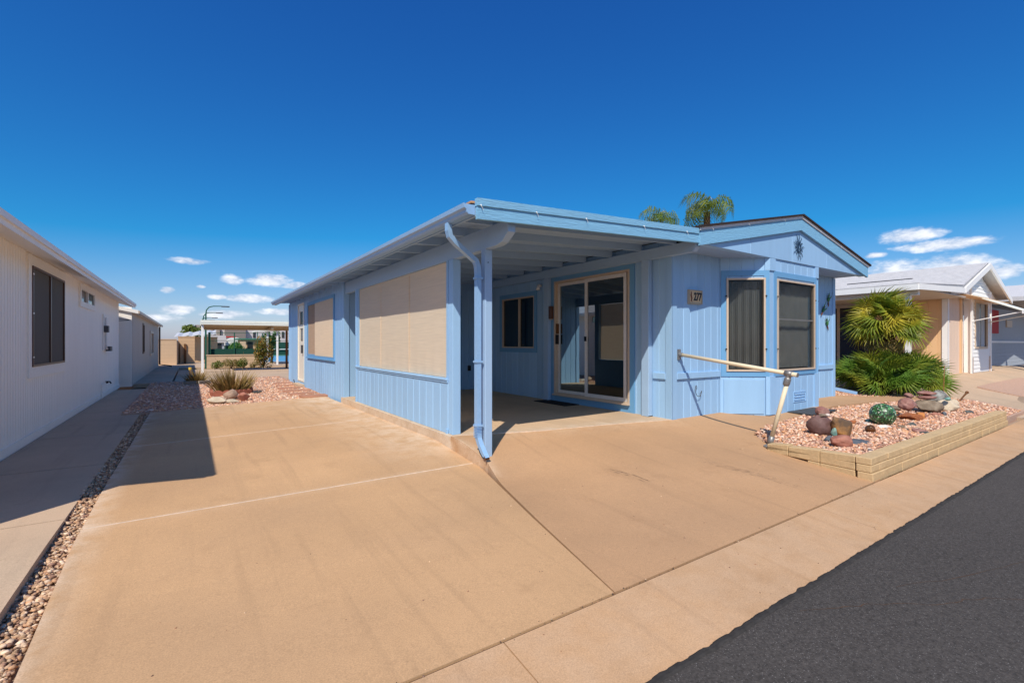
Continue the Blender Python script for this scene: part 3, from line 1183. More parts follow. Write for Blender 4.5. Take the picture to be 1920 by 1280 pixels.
yd = slab('gravel_yard', 'gravel_bed', lambda u, v: (-1.0 + u * 3.6, 10.55 + v * 7.9), 30, 50, zy, .2)
tag(yd, 'pink gravel yard behind the end of the driveway', 'gravel yard', kind='structure')
pts = []
while len(pts) < 7000:
    y = 10.62 + 7.6 * random.random() ** 1.4
    x = -.98 + 3.5 * random.random()
    if y < 10.85 and x > .5 and random.random() < (x / 2.5):
        continue
    pts.append((x, y, zy(x, y) + .004))
tag(stones('gravel', pts, (.014, .03), PINK), 'loose pink stones scattered over the gravel yard', 'gravel', kind='stuff')

# neighbour walks on the left
lw = box('left_walk', 'crack', None, -1.60, -.77, 2.2, 16.2, -.45, -.26)
tag(lw, 'shaded concrete walk along the white house at left', 'walk', kind='structure')
for a, b in ((2.0, 4.55), (4.56, 6.4), (6.41, 8.5), (8.51, 11.2), (11.21, 16.3)):
    slab('concrete_panel', 'grey_c', lambda u, v, a=a, b=b: (-1.66 + u * .92, a + v * (b - a - .006)), 10, 14, lambda x, y: -.2 - .02 * max(0, 4 - y), .14, lw)
lw2 = slab('far_walk', 'grey_c', lambda u, v: (-1.46 + u * .95, 18.35 + v * 11.5), 6, 20, lambda x, y: -.2, .12)
tag(lw2, 'concrete walk along the beige house further back', 'walk', kind='structure')
pad = slab('rear_pad', 'grey_c', lambda u, v: (-.45 + u * 12, 18.45 + v * 8.2), 20, 14, lambda x, y: -.20, .12)
tag(pad, 'pale concrete pad under the white carport', 'pad', kind='structure')
lane = slab('rear_lane', 'grey_c', lambda u, v: (-6 + u * 16, 29.9 + v * 6.5), 8, 8, lambda x, y: -.24, .12)
tag(lane, 'concrete lane running behind the lots', 'lane', kind='structure')
# neighbour drive on the right
nd = slab('neighbour_drive', 'grey_c', lambda u, v: (12.55 + u * 14 - .35 * (1 - v) * (1 - u), 1.79 + v * 9), 30, 16,
          lambda x, y: -.28 + (rise(x) + .28 - .02) * sm((y - 1.79) / 2.6) if y < 4.39 else rise(x) - .02, .2)
tag(nd, 'pale concrete drive in front of the apricot house', 'driveway', kind='structure')
gi = slab('gravel_island', 'gravel_bed', lambda u, v: (16.2 + (u - .0) * 7 * (1 - .3 * v), 1.85 + v * 1.3), 14, 5, lambda x, y: -.27 + (rise(x) + .29) * sm((y - 1.79) / 2.6) + .012, .1)
tag(gi, 'small gravel bed beside the far drive', 'gravel bed', kind='structure')

# ================================================================== blue house
Xs, Xw, Yf, Yb = 2.54, 5.476, 4.12, 3.67
K = .972
Xs *= K
XR, YR, YE = 10.577, 9.69 * K, 16.05 * K
RX = 8.08          # ridge
house = thing('blue_house', 'pale blue manufactured house with bay window, covered porch and low gable', 'house', (6.5, 9, 0))


def zr(X):          # rafter undersides of the porch roof
    return 2.205 + .0545 * (X - 2.11)


# --- side wall inside the porch (faces -X)
frS = Fr((Xw, Yf), (Xw, YR), (-1, 0))
y2s = lambda y: y - Yf
ops = [(y2s(4.80), y2s(6.70), .05, 2.22), (y2s(7.25), y2s(8.39), .93, 1.99)]
siding(house, 'side_wall', frS, 0, frS.len, -.03, 2.474, .205, ops)
# --- front wall, left and right of the bay (faces -Y)
frF = Fr((Xw, Yf), (XR, Yf), (0, -1))
bl, br = 6.64 - Xw, 9.34 - Xw
siding(house, 'front_wall', frF, 0, bl, -.06, 2.36, .165, start=.10 - .165)
siding(house, 'front_wall', frF, br, XR - Xw, -.06, 2.36, .2)
# --- bay
frA = Fr((6.64, Yf), (7.20, Yb), (-1, -1))
frB = Fr((7.20, Yb), (8.78, Yb), (0, -1))
frC = Fr((8.78, Yb), (9.34, Yf), (1, -1))
la = frA.len
siding(house, 'bay_wall', frA, 0, la, -.06, 2.34, .18, [(.075, la - .06, .63, 2.03)], start=-.05)
siding(house, 'bay_wall', frB, 0, frB.len, -.06, 2.34, .215, [(.19, 1.45, .62, 2.03)], start=-.08)
siding(house, 'bay_wall', frC, 0, frC.len, -.06, 2.34, .18, [(.07, la - .07, .63, 2.03)])
# --- gable
GB = 2.335


def gtop(s):
    X = 5.42 + s
    return 3.03 - .205 * abs(X - RX)


frG = Fr((5.42, Yb - .02), (10.72, Yb - .02), (0, -1))
siding(house, 'gable', frG, 0, 5.3, GB, 3, 1.22, top=(gtop, [RX - 5.42]), gap=.004)
box('soffit', 'blue_beam', house, 5.43, 10.60, Yb + .012, Yf - .002, GB + .004, GB + .03)
# --- corner boards, belts
g = MB()
frF.box(g, -.004, .095, -.055, 2.33, .0, .018)
frS.box(g, -.018, .085, -.03, 2.33, .0, .018)
g.build('corner_board', 'blue', house)
g = MB()
frF.box(g, XR - Xw - .09, XR - Xw + .01, -.055, 2.33, 0, .018)
g.build('corner_board', 'blue', house)
g = MB()
frA.box(g, la - .055, la + .01, -.03, .545, 0, .016)
frB.box(g, -.01, .15, -.03, .545, 0, .017)
g.build('corner_board', 'blue', house)
g = MB()
frA.box(g, la - .07, la + .008, 2.145, 2.335, 0, .016)
frB.box(g, -.008, .16, 2.145, 2.335, 0, .017)
g.build('corner_board', 'blue', house)
g = MB()
frB.box(g, 1.45, 1.585, -.03, .545, 0, .017)
frB.box(g, 1.47, 1.585, 2.145, 2.335, 0, .017)
g.build('corner_board', 'blue', house)
for (fr, a, b) in ((frF, .097, bl - .02), (frF, br + .02, XR - Xw - .092), (frS, .087, .30)):
    fr.one('belt_trim', 'blue', house, a, b, .545, .632, 0, .026, .003)
frA.one('access_panel', 'blue', house, .05, la - .075, -.02, .50, 0, .014, .003)
# vent in bay foot
g = MB()
for i in range(3):
    frB.box(g, .78, 1.12, .13 + i * .045, .15 + i * .045, .0, .012)
frB.frame(g, .74, 1.16, .10, .27, .014, 0, .008)
g.build('floor_vent', 'blue', house)
# cable loop on the wall
g = MB()
cpts = [(5.99 + .045 * math.cos(a) + .01 * a, Yf - .012 - .006 * a, .38 + .07 * math.sin(a) - .006 * a) for a in np.linspace(0, 6.6, 16)]
g.tube(cpts + [(6.10, Yf - .02, .31), (6.13, Yf - .01, .28)], .004, 5)
g.build('cable_loop', 'steel_d', house)
# --- remaining shell
box('right_wall', 'blue', house, XR - .09, XR - .002, Yf + .012, YE, -.06, 2.36)
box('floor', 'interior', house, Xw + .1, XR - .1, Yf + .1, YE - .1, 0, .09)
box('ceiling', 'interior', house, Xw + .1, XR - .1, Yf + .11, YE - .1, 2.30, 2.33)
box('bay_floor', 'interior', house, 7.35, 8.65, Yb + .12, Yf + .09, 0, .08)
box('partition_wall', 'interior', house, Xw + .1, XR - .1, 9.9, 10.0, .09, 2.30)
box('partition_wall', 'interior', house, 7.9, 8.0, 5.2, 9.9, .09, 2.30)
box('rear_wall', 'blue', house, 2.56, XR - .002, YE - .09, YE, -.06, 2.36)

# --- main roof
g = MB()
for sgn, xe in ((-1, 5.37), (1, 10.77)):
    f = lambda u, v, a: (u, a, v)
    ze = 3.045 - .205 * abs(xe - RX)
    g.prism([(RX, 3.045), (xe, ze), (xe, ze + .035), (RX, 3.08)], f, Yb - .02, YE + .3)
roof = g.build('roof', 'shingle_dark', house)
g = MB()
for sgn, xe in ((-1, 5.345), (1, 10.80)):
    f = lambda u, v, a: (u, a, v)
    ze = 3.082 - .205 * abs(xe - RX)
    g.prism([(RX, 3.082), (xe, ze), (xe, ze + .028), (RX, 3.11)], f, Yb - .10, YE + .33)
g.build('shingles', 'shingle_dark', roof)
# rake boards and drip edge
for sgn, xe in ((-1, 5.38), (1, 10.745)):
    g = MB()
    f = lambda u, v, a: (u, a, v)
    z0 = 3.07
    ze = z0 - .205 * abs(xe - RX)
    g.prism([(RX, z0), (xe, ze), (xe, ze - .215), (RX, z0 - .215)], f, Yb - .025, Yb - .062)
    g.build('rake_board', 'blue_fascia', house)
    g = MB()
    g.prism([(RX, z0 + .014), (xe + sgn * .02, ze + .014), (xe + sgn * .02, ze - .028), (RX, z0 - .028)], f, Yb - .064, Yb - .078)
    g.build('drip_edge', 'drip', house)
for X in (5.62, 6.5, 7.5, 8.7, 9.5, 10.3):
    z = 3.04 - .205 * abs(X - RX)
    g = MB()
    g.tube([(X, Yb - .078, z + .012), (X, Yb - .088, z), (X + .01, Yb - .088, z - .015)], .0025, 5)
    g.build('light_hook', 'white', house)
# end of the right-hand gutter
g = MB()
g.prism([(10.76, 2.50), (10.88, 2.52), (10.885, 2.56), (10.76, 2.56)], lambda u, v, a: (u, a, v), Yb - .06, YE)
g.build('gutter', 'blue_metal', house)
g = MB()
g.sweep([(10.66, 4.22, 2.45), (10.64, 4.22, 2.2), (10.64, 4.22, .20), (10.68, 4.18, .14), (11.22, 3.98, .03)], .035, .03, (.35, .93, 0))
g.build('downspout', 'blue_metal', house)

# --- porch roof
deck = MB()
f = lambda u, v, a: (u, a, v)
deck.prism([(2.10, zr(2.10) + .092), (5.46, zr(5.46) + .092), (5.46, zr(5.46) + .115), (2.10, zr(2.10) + .115)], f, 3.665, 15.8)
porch = deck.build('porch_roof', 'blue_beam', house)
ry = 4.0
k = 0
while ry < 15.7:
    g = MB()
    g.hexa([(2.125, ry - .019, zr(2.125)), (5.40, ry - .019, zr(5.40)), (5.40, ry + .019, zr(5.40)), (2.125, ry + .019, zr(2.125)),
            (2.125, ry - .019, zr(2.125) + .0915), (5.40, ry - .019, zr(5.40) + .0915), (5.40, ry + .019, zr(5.40) + .0915), (2.125, ry + .019, zr(2.125) + .0915)])
    g.build('rafter', 'blue_beam', porch)
    ry += .586
# front fascia: board plus proud upper strip
g = MB()
zt = lambda X: zr(X) + .122
g.prism([(2.105, zt(2.105) - .172), (5.378, zt(5.378) - .172), (5.378, zt(5.378) - .055), (2.105, zt(2.105) - .055)], f, 3.625, 3.662)
g.build('fascia', 'blue_fascia', porch)
g = MB()
g.prism([(2.098, zt(2.098) - .056), (5.362, zt(5.362) - .056), (5.362, zt(5.362) + .012), (2.098, zt(2.098) + .012)], f, 3.612, 3.664)
g.build('fascia_cap', 'blue_fascia', porch)
for X in (2.13, 2.75, 3.4, 4.3, 5.1):
    g = MB()
    z = zt(X) - .06
    g.tube([(X, 3.606, z + .012), (X, 3.60, z - .005), (X + .012, 3.60, z - .02), (X + .02, 3.604, z - .035)], .0022, 5)
    g.box(X - .005, X + .005, 3.605, 3.612, z + .004, z + .013)
    g.build('light_hook', 'white', porch)
# eave sub-fascia, roof skin and gutter
box('eave_board', 'blue_beam', porch, 2.103, 2.124, 3.664, 15.8, 2.185, 2.292)
g = MB()
g.prism([(2.06, 2.300), (5.36, zr(5.36) + .118), (5.36, zr(5.36) + .13), (2.06, 2.318)], f, 3.667, 15.83)
g.build('roof_skin', 'raw_wood', porch)
prof = [(2.100, 2.285), (2.100, 2.195), (2.035, 2.195), (2.018, 2.212), (2.012, 2.235), (1.992, 2.25), (1.985, 2.288), (1.995, 2.292)]
th = .004
inner = [(2.096, 2.285), (2.096, 2.2), (2.037, 2.2), (2.022, 2.215), (2.017, 2.238), (1.997, 2.254), (1.991, 2.284), (1.997, 2.287)]
g = MB()
g.prism(prof + inner[::-1], f, 3.668, 15.82)
g.prism([(2.099, 2.283), (2.099, 2.196), (2.035, 2.196), (2.019, 2.213), (2.013, 2.236), (1.993, 2.251), (1.987, 2.283)], f, 3.664, 3.668)
g.prism([(2.099, 2.283), (2.099, 2.196), (2.035, 2.196), (2.019, 2.213), (2.013, 2.236), (1.993, 2.251), (1.987, 2.283)], f, 15.82, 15.824)
g.build('gutter', 'blue_metal', porch)
# beam and ledger
g = MB()
fx = lambda u, v, a: (a, u, v)
g.prism([(3.70, zr(2.48) + .0), (3.70, 2.11), (3.82, 2.03), (3.91, 2.012), (9.39, 2.012), (9.39, zr(2.48))], fx, 2.482, 2.566)
g.build('beam', 'blue_beam', porch, bevel=.003)
g = MB()
g.prism([(3.665, zr(5.42) - .001), (3.665, 2.295), (3.72, 2.238), (9.40, 2.238), (9.40, zr(5.42) - .001)], fx, 5.378, 5.464)
g.build('ledger', 'blue_beam', porch, bevel=.003)
zpost = ga(2.52, 4.16)
for (x0, x1, y0, y1, z0, z1) in ((2.482, 2.566, 4.12, 4.204, zpost - .02, 2.012), (5.385, 5.462, 4.44, 4.57, 0, 2.238), (5.385, 5.462, 6.725, 6.855, 0, 2.238)):
    g = MB()
    g.box(x0, x1, y0, y1, z0, z1)
    p = g.build('post', 'blue_beam', house, bevel=.004)
    if z1 < 2.1:
        p0_ = p
g = MB()
g.tube([(2.515, 4.1195, 1.876), (2.515, 4.1165, 1.876)], .006, 8)
g.build('screw_hole', 'dark', p0_)
# downspout with gutter elbow and kick-out
g = MB()
g.sweep([(2.045, 4.08, 2.20), (2.045, 4.08, 2.13), (2.06, 4.085, 2.08), (2.12, 4.095, 2.03), (2.33, 4.145, 1.915), (2.385, 4.155, 1.885), (2.413, 4.162, 1.83), (2.42, 4.165, 1.75), (2.42, 4.165, .17),
         (2.42, 4.155, .09), (2.425, 4.12, .02), (2.43, 4.06, -.05), (2.432, 4.02, -.085)], .030, .024, (0, 1, 0))
ds = g.build('downspout', 'blue_metal', porch)
g = MB()
for z in (1.70, .85, .2):
    g.box(2.386, 2.46, 4.127, 4.203, z, z + .02)
g.build('strap', 'blue_metal', ds)
g = MB()
for i in range(7):
    z = .09 + .016 * i
    g.box(2.389, 2.451, 4.1265, 4.2035, z, z + .005)
g.build('elbow_ribs', 'blue_metal', ds)
g = MB()
g.box(2.404, 2.462, 4.004, 4.010, -.112, -.072)
g.build('spout_mouth', 'tan_dark', ds)

# --- screened side wall of the porch (faces -X)
frW = Fr((Xs, 5.08 * K), (Xs, 8.86 * K), (-1, 0))
s_ = lambda y: (y - 5.08) * K
zk = lambda z: CZ + (z - CZ) * K
siding(house, 'knee_wall', frW, 0, frW.len, .0, .612, .205)
frW.one('sill', 'blue', house, -.0, frW.len, .613, .640, -.10, .024, .004)
frW.one('sill_trim', 'blue', house, .0, frW.len, .588, .612, 0.0, .012, .002)
g = MB()
g.box(2.474, 2.576, 4.826, 4.937, -.002, 2.012)
g.build('corner_post', 'blue', house, bevel=.004)
g = MB()
frW.box(g, .001, .045, .641, 2.012, -.08, .0)
g.build('jamb', 'blue', house)
g = MB()
frW.box(g, s_(8.72), s_(8.86), .641, 2.012, -.10, .0)
g.build('jamb', 'blue', house)
frW.one('jamb_trim', 'blue', house, s_(8.80), s_(8.875), -.08, 2.012, .001, .014)
frW.one('corner_splice', 'blue', house, -.01, .035, -.10, .05, .001, .016)
for i, (a, b) in enumerate(((5.128, 6.366), (6.362, 7.57), (7.566, 8.715))):
    g = MB()
    n = 14
    vs, fs = [], []
    zz = [.645, .67, .76, .95, 1.4, 1.85, 2.005]
    for j, z in enumerate(zz):
        for k in range(n + 1):
            s = s_(a) + (b - a) * K * k / n
            wv = .006 * math.sin(k * 1.9 + i * 2) * max(0, 1 - (z - .63) / .5) + .004 * mnoise.noise(Vector((s * 2, z * 2, i)))
            vs.append(frW.pt(s, z, -.030 + wv + .002 * i))
    for j in range(len(zz) - 1):
        for k in range(n):
            q = j * (n + 1) + k
            fs.append((q, q + 1, q + n + 2, q + n + 1))
    g.add(vs, fs)
    sh = g.build('shade_panel', 'tan_screen', house, smooth=True)
    frW.one('seam', 'tan_screen2' if False else 'tan_screen', sh, s_(b) - .014, s_(b) + .002, .65, 2.005, -.026, -.021)

# --- rear room: front wall (faces -Y) and side wall (faces -X)
frR = Fr((Xs, YR), (Xw, YR), (0, -1))
siding(house, 'rear_room_front', frR, 0, frR.len, -.02, 2.25, .19, [(1.70, 2.50, 0, 2.06)], start=.09 - .19)
g = MB()
g.prism([(Xs + .1, 2.251), (Xw - .01, 2.251), (Xw - .01, zr(Xw) + .09), (Xs + .1, zr(Xs) + .09)], lambda u, v, a: (u, a, v), YR + .006, YR + .09)
g.build('wall_head', 'blue', house)
g = MB()
frR.box(g, 1.64, 1.70, 0, 2.12, 0, .02)
frR.box(g, 2.50, 2.57, 0, 2.12, 0, .02)
frR.box(g, 1.70, 2.50, 2.06, 2.12, 0, .02)
d = g.build('porch_door', 'blue_trim', house)
frR.one('door_leaf', 'blue', d, 1.70, 2.50, .01, 2.06, -.06, -.03)
g = MB()
g.tube([frR.pt(1.78, 1.0, -.03), frR.pt(1.78, 1.0, .03)], .02, 8)
g.build('door_knob', 'alu', d)
frR.one('outlet', 'dark', house, 2.74, 2.81, .42, .54, .0, .02)
frR.one('wall_lamp', 'white', house, 1.2, 1.32, 1.62, 1.74, .0, .12)
frT = Fr((Xs, YR), (Xs, YE), (-1, 0))
tt = lambda y: y * K - YR
siding(house, 'rear_room_side', frT, 0, frT.len, -.16, 2.305, .205, [(tt(10.53), tt(13.17), .76, 1.99), (tt(13.75), tt(14.56), .03, 2.10)])
g = MB()
frT.box(g, -.012, .11, -.10, 2.2, 0, .018)
frR.box(g, -.012, .09, -.02, 2.2, 0, .018)
g.build('corner_board', 'blue', house)
frT.one('corner_board', 'blue', house, frT.len - .1, frT.len + .01, -.05, 2.2, 0, .018)
# rear window with fabric shades
g = MB()
frT.frame(g, tt(10.44), tt(13.24), .70, 2.07, .075, -.012, .02)
wr = g.build('shaded_window', 'blue_trim', house)
frT.one('pane', 'pane_dark', wr, tt(10.52), tt(13.18), .77, 2.0, -.07, -.05)
frT.one('shade_panel', 'tan_screen', wr, tt(10.51), tt(12.30), .752, 1.995, .0, .022)
frT.one('shade_panel', 'tan_screen2', wr, tt(12.285), tt(13.19), .756, 1.985, -.02, .006)
frT.one('window_sill', 'blue_trim', wr, tt(10.40), tt(13.26), .672, .70, 0, .04)
# almond side door
g = MB()
frT.frame(g, tt(13.72), tt(14.58), .02, 2.12, .045, -.03, .016)
dr = g.build('side_door', 'door_white', house)
g = MB()
for r in rects(tt(13.765), tt(14.535), .05, 2.07, [(tt(13.95), tt(14.35), 1.1, 1.45), (tt(13.95), tt(14.35), 1.55, 1.9)]):
    frT.box(g, *r, -.05, -.005)
g.build('door_leaf', 'door_white', dr)
frT.one('pane', 'pane_dark', dr, tt(13.95), tt(14.35), 1.1, 1.45, -.03, -.02)
frT.one('pane', 'glass2', dr, tt(13.95), tt(14.35), 1.55, 1.9, -.03, -.02)
frT.one('mail_holder', 'steel_d', dr, tt(13.80), tt(13.93), .78, 1.0, -.004, .05)
frT.one('door_step', 'grey_c', house, tt(13.7), tt(14.6), -.16, -.045, 0, .14)
g = MB()
g.tube([(2.42, 14.4, -.12), (2.39, 14.4, .03)], .012, 6)
g.build('hose_stub', 'dark', house)

# --- small porch window
g = MB()
frS.frame(g, y2s(7.17), y2s(8.47), .865, 2.055, .085, -.01, .016)
ws = g.build('porch_window', 'blue_trim', house)
g = MB()
frS.frame(g, y2s(7.255), y2s(8.385), .95, 1.97, .028, -.05, .01)
frS.box(g, y2s(7.755), y2s(7.795), .978, 1.942, -.045, .006)
g.build('window_frame', 'beige', ws)
for a, b in ((7.283, 7.755), (7.795, 8.357)):
    frS.one('pane', 'glass2', ws, y2s(a), y2s(b), .978, 1.942, -.03, -.026)
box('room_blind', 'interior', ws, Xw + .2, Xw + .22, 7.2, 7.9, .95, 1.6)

# --- sliding glass door
g = MB()
frS.box(g, y2s(4.765), y2s(4.855), .0, 2.245, 0, .016)
frS.box(g, y2s(6.64), y2s(6.72), .0, 2.245, 0, .016)
frS.box(g, y2s(4.855), y2s(6.64), 2.165, 2.245, 0, .016)
frS.box(g, y2s(4.855), y2s(6.64), .0, .115, -.02, .012)
sd = g.build('sliding_door', 'blue_trim', house)
g = MB()
frS.frame(g, y2s(4.855), y2s(6.64), .12, 2.165, .035, -.09, .022)
frS.box(g, y2s(4.85), y2s(6.645), .112, .135, .0, .06)
g.build('door_frame', 'beige', sd)
g = MB()      # outer, near panel
frS.frame(g, y2s(4.93), y2s(5.845), .157, 2.125, .055, -.03, .008)
g.build('panel_frame', 'alu', sd)
g = MB()
frS.frame(g, y2s(5.80), y2s(6.60), .158, 2.125, .05, -.072, -.036)
g.build('panel_frame', 'alu', sd)
frS.one('pane', 'glass_near', sd, y2s(4.985), y2s(5.79), .212, 2.07, -.014, -.009)
frS.one('pane', 'glass', sd, y2s(5.85), y2s(6.55), .208, 2.075, -.056, -.051)
frS.one('door_handle', 'tan_dark', sd, y2s(6.565), y2s(6.59), 1.22, 1.40, -.036, .012)
frS.one('door_latch', 'dark', sd, y2s(5.80), y2s(5.845), 1.08, 1.16, .008, .022)
frS.one('door_lock', 'dark', sd, y2s(6.57), y2s(6.60), 1.03, 1.20, -.036, .02)
frS.one('post_base', 'dark', house, .32, .42, -.0, .012, .002, .09)

# --- bay windows
for fr, s0, s1, z0, z1, rail, nslat in ((frA, .085, la - .062, .615, 2.03, None, 17), (frB, .20, 1.44, .61, 2.03, 1.42, 16), (frC, .085, la - .085, .615, 2.03, None, 14)):
    g = MB()
    fr.frame(g, s0 - .075, s1 + (.075 if fr is not frA else .06), .545, 2.145, .08, -.01, .014)
    bw = g.build('bay_window', 'blue_trim', house)
    g = MB()
    fr.frame(g, s0, s1, z0 + .008, z1 + .002, .028, -.03, .03)
    g.build('window_frame', 'beige', bw)
    fr.one('sun_screen', 'dark_screen', bw, s0 + .028, s1 - .028, z0 + .036, z1 - .026, .012, .015)
    if rail:
        fr.one('meeting_rail', 'alu', bw, s0 + .03, s1 - .03, rail - .012, rail + .012, -.02, .004)
    fr.one('pane', 'glass3', bw, s0 + .028, s1 - .028, z0 + .036, z1 - .026, -.012, -.008)
    g = MB()
    for i in range(nslat):
        s = s0 + .05 + (s1 - s0 - .1) * i / (nslat - 1)
        a = .75 + .3 * math.sin(i * 1.7)
        w = (s1 - s0) / nslat * .36
        p, q = fr.pt(s - w * math.cos(a), z0 + .05, -.10 - w * math.sin(a)), fr.pt(s + w * math.cos(a), z0 + .05, -.10 + w * math.sin(a))
        g.add([p, q, (q[0], q[1], z1 - .04), (p[0], p[1], z1 - .04)], [(0, 1, 2, 3)])
    g.build('vertical_blind', 'blind', bw)
    for ss, zz in ((s0 - .006, .95), (s0 - .006, 1.75), (s1 + .006, .95), (s1 + .006, 1.75)):
        fr.one('screen_clip', 'dark', bw, ss - .012, ss + .012, zz, zz + .02, .03, .036)

# --- porch wall lamps
lamp = thing('wall_lantern', 'small brown box lantern beside the sliding glass door', 'lamp', (Xw - .03, 6.68, 1.5))
frS.one('lamp_box', 'brown', lamp, y2s(6.65), y2s(6.72), 1.49, 1.72, .017, .085, .006)
frS.one('lamp_glass', 'beige', lamp, y2s(6.665), y2s(6.705), 1.475, 1.489, .03, .075)
lamp = thing('flood_lamp', 'small white porch flood lamp above the sliding window', 'lamp', (Xw - .05, 7.05, 2.05))
g = MB()
g.tube([(Xw, 7.05, 2.13), (Xw - .06, 7.05, 2.13)], .03, 10)
g.tube([(Xw - .06, 7.05, 2.14), (Xw - .075, 7.04, 2.05)], [.022, .04], 10)
g.build('lamp_head', 'white', lamp, smooth=True)

# ================================================================== handrail
hr = thing('handrail', 'cream pipe handrail with grey fittings sloping from the wall', 'handrail', (5.625, 2.85, -.2))
g = MB()
g.tube([(5.625, 4.07, .888), (5.625, 2.555, .690)], .024, 14)
g.build('rail', 'cream', hr, smooth=True)
g = MB()
g.tube([(5.625, 2.66, .62), (5.612, 2.845, -.10)], .024, 14)
g.build('post', 'cream', hr, smooth=True)
g = MB()
g.tube([(5.625, 2.69, .7075), (5.625, 2.61, .697)], .033, 14)
g.tube([(5.625, 2.65, .70), (5.625, 2.655, .645)], .027, 12)
g.tube([(5.625, 2.652, .66), (5.625, 2.66, .64), (5.624, 2.675, .585), (5.624, 2.68, .565)], [.028, .036, .036, .030], 14)
g.build('elbow', 'galv', hr, smooth=True)
zb = ga(5.6, 2.86)
g = MB()
g.tube([(5.613, 2.83, -.04), (5.610, 2.855, zb + .02)], .031, 14)
g.tube([(5.610, 2.856, zb + .03), (5.609, 2.858, zb + .012), (5.609, 2.858, zb)], [.036, .062, .064], 18)
g.build('floor_flange', 'galv', hr, smooth=True)
g = MB()
g.tube([(5.625, 4.10, .892), (5.625, 4.05, .885)], .030, 14)
g.box(5.60, 5.65, 4.095, 4.118, .82, .965)
g.build('wall_flange', 'galv', hr)
g = MB()
g.tube([(5.625, 2.556, .6902), (5.625, 2.550, .6894)], .0245, 14)
g.build('end_cap', 'galv', hr)

# ================================================================== wall pieces
pq = thing('house_number_plaque', 'tan house number tile reading 277 on the blue front wall', 'plaque', (5.985, Yf - .02, 1.61))
frF.one('tile', 'plate', pq, 5.845 - Xw, 6.125 - Xw, 1.625, 1.795, .002, .028)
g = MB()
frF.frame(g, 5.83 - Xw, 6.14 - Xw, 1.61, 1.81, .015, .0, .036)
g.build('rim', 'plate_b', pq)


def text_mesh(body, size, depth):
    cu = bpy.data.curves.new('numerals', 'FONT')
    cu.body = body
    cu.size = size
    cu.extrude = depth
    cu.align_x = 'CENTER'
    cu.align_y = 'CENTER'
    cu.shear = .12
    cu.offset = .004
    o = bpy.data.objects.new('numerals', cu)
    me = bpy.data.meshes.new_from_object(o)
    bpy.data.objects.remove(o)
    bpy.data.curves.remove(cu)
    return me


tm = text_mesh('277', .15, .003)
tm.materials.append(M['ink'])
for v in tm.vertices:
    v.co.x *= .80
    v.co.y *= 1.05
inst(tm, 'numerals', pq, Matrix.Translation((6.025, Yf - .031, 1.71)) @ Matrix.Rotation(math.pi / 2, 4, 'X'))
g = MB()
g.tube([(5.885, Yf - .031, 1.78), (5.875, Yf - .031, 1.73), (5.89, Yf - .031, 1.69), (5.88, Yf - .031, 1.65), (5.905, Yf - .031, 1.64)], [.006, .012, .012, .009, .003], 6)
g.build('painted_motif', 'bird_b', pq)

# metal sun ornament on the gable
yo = Yb - .028
og = thing('gable_ornament', 'dark metal sunburst ornament fixed on the gable', 'ornament', (8.06, yo, 2.38))
g = MB()
cz = 2.585
for i in range(14):
    a = i / 14 * 2 * math.pi + .1
    ln = [.20, .15, .19, .14][i % 4]
    if abs(math.sin(a)) > .9:
        ln = .215
    pts = []
    for k in range(9):
        r = .055 + (ln - .055) * k / 8
        w = .018 * math.sin(k * 1.5 + i) * (1 if i % 2 else .4)
        pts.append((8.055 + r * math.cos(a) * .95 - w * math.sin(a), yo - .004, cz + r * math.sin(a) + w * math.cos(a)))
    g.tube(pts, [.004, .007, .005, .004, .006, .005, .004, .004, .002], 5)
g.build('ray', 'orn', og)
g = MB()
pts = [(8.055 + .05 * math.cos(a), yo - .004, cz + .075 * math.sin(a)) for a in np.linspace(0, 6.283, 17)]
g.tube(pts, .005, 5)
pts = [(8.055 - .02 + .03 * t, yo - .004, cz + .05 - .1 * t + .015 * math.sin(t * 9)) for t in np.linspace(0, 1, 8)]
g.tube(pts, .007, 5)
g.build('face_ring', 'orn', og)


# hummingbirds
def bird(x, z, rot, label, flip=1):
    t = thing('hummingbird_ornament', label, 'ornament', (x, Yf - .02, z), 'green hummingbird ornaments on the front wall')

    def q(u, v, o=0):
        c, s = math.cos(rot), math.sin(rot)
        return (x + flip * (u * c - v * s), Yf - .022 - o, z + u * s + v * c)
    g = MB()
    g.tube([q(0, .045), q(0, .03), q(.0, .0), q(.004, -.035), q(.006, -.05)], [.012, .024, .030, .018, .006], 8)
    g.build('body', 'bird', t, smooth=True)
    g = MB()
    g.tube([q(-.002, .055), q(0, .075), q(.0, .085)], [.012, .019, .010], 8)
    g.tube([q(.0, .083), q(-.03, .10), q(-.06, .105)], [.005, .004, .002], 5)
    g.build('head', 'bird_d', t, smooth=True)
    g = MB()
    for sgn, ln in ((1, .17), (-1, .12)):
        pts = [q(.01 * sgn, .03, .01), q(.05 * sgn, .09, .03), q(.055 * sgn, ln, .03)]
        a, b, c = pts
        w = q(.065 * sgn, .06, .02)
        e = q(.02 * sgn, .005, .01)
        o2 = Vector((0, -.004, 0))
        V = [Vector(p) for p in (a, e, w, c, b)]
        g.add([tuple(v) for v in V] + [tuple(v + o2) for v in V], [(0, 1, 2, 3, 4), (9, 8, 7, 6, 5)] + [(i, (i + 1) % 5, 5 + (i + 1) % 5, 5 + i) for i in range(5)])
    g.build('wing', 'bird', t)
    g = MB()
    g.tube([q(.006, -.045), q(.02, -.09), q(.03, -.14)], [.010, .014, .004], 6)
    g.build('tail', 'bird_b', t)


bird(10.27, 1.90, -.25, 'topmost green hummingbird ornament on the shaded right front wall')
bird(10.05, 1.68, .5, 'middle hummingbird ornament at the shadow line beside the bay', -1)
bird(10.21, 1.43, .15, 'lowest hummingbird ornament on the sunlit right front wall')

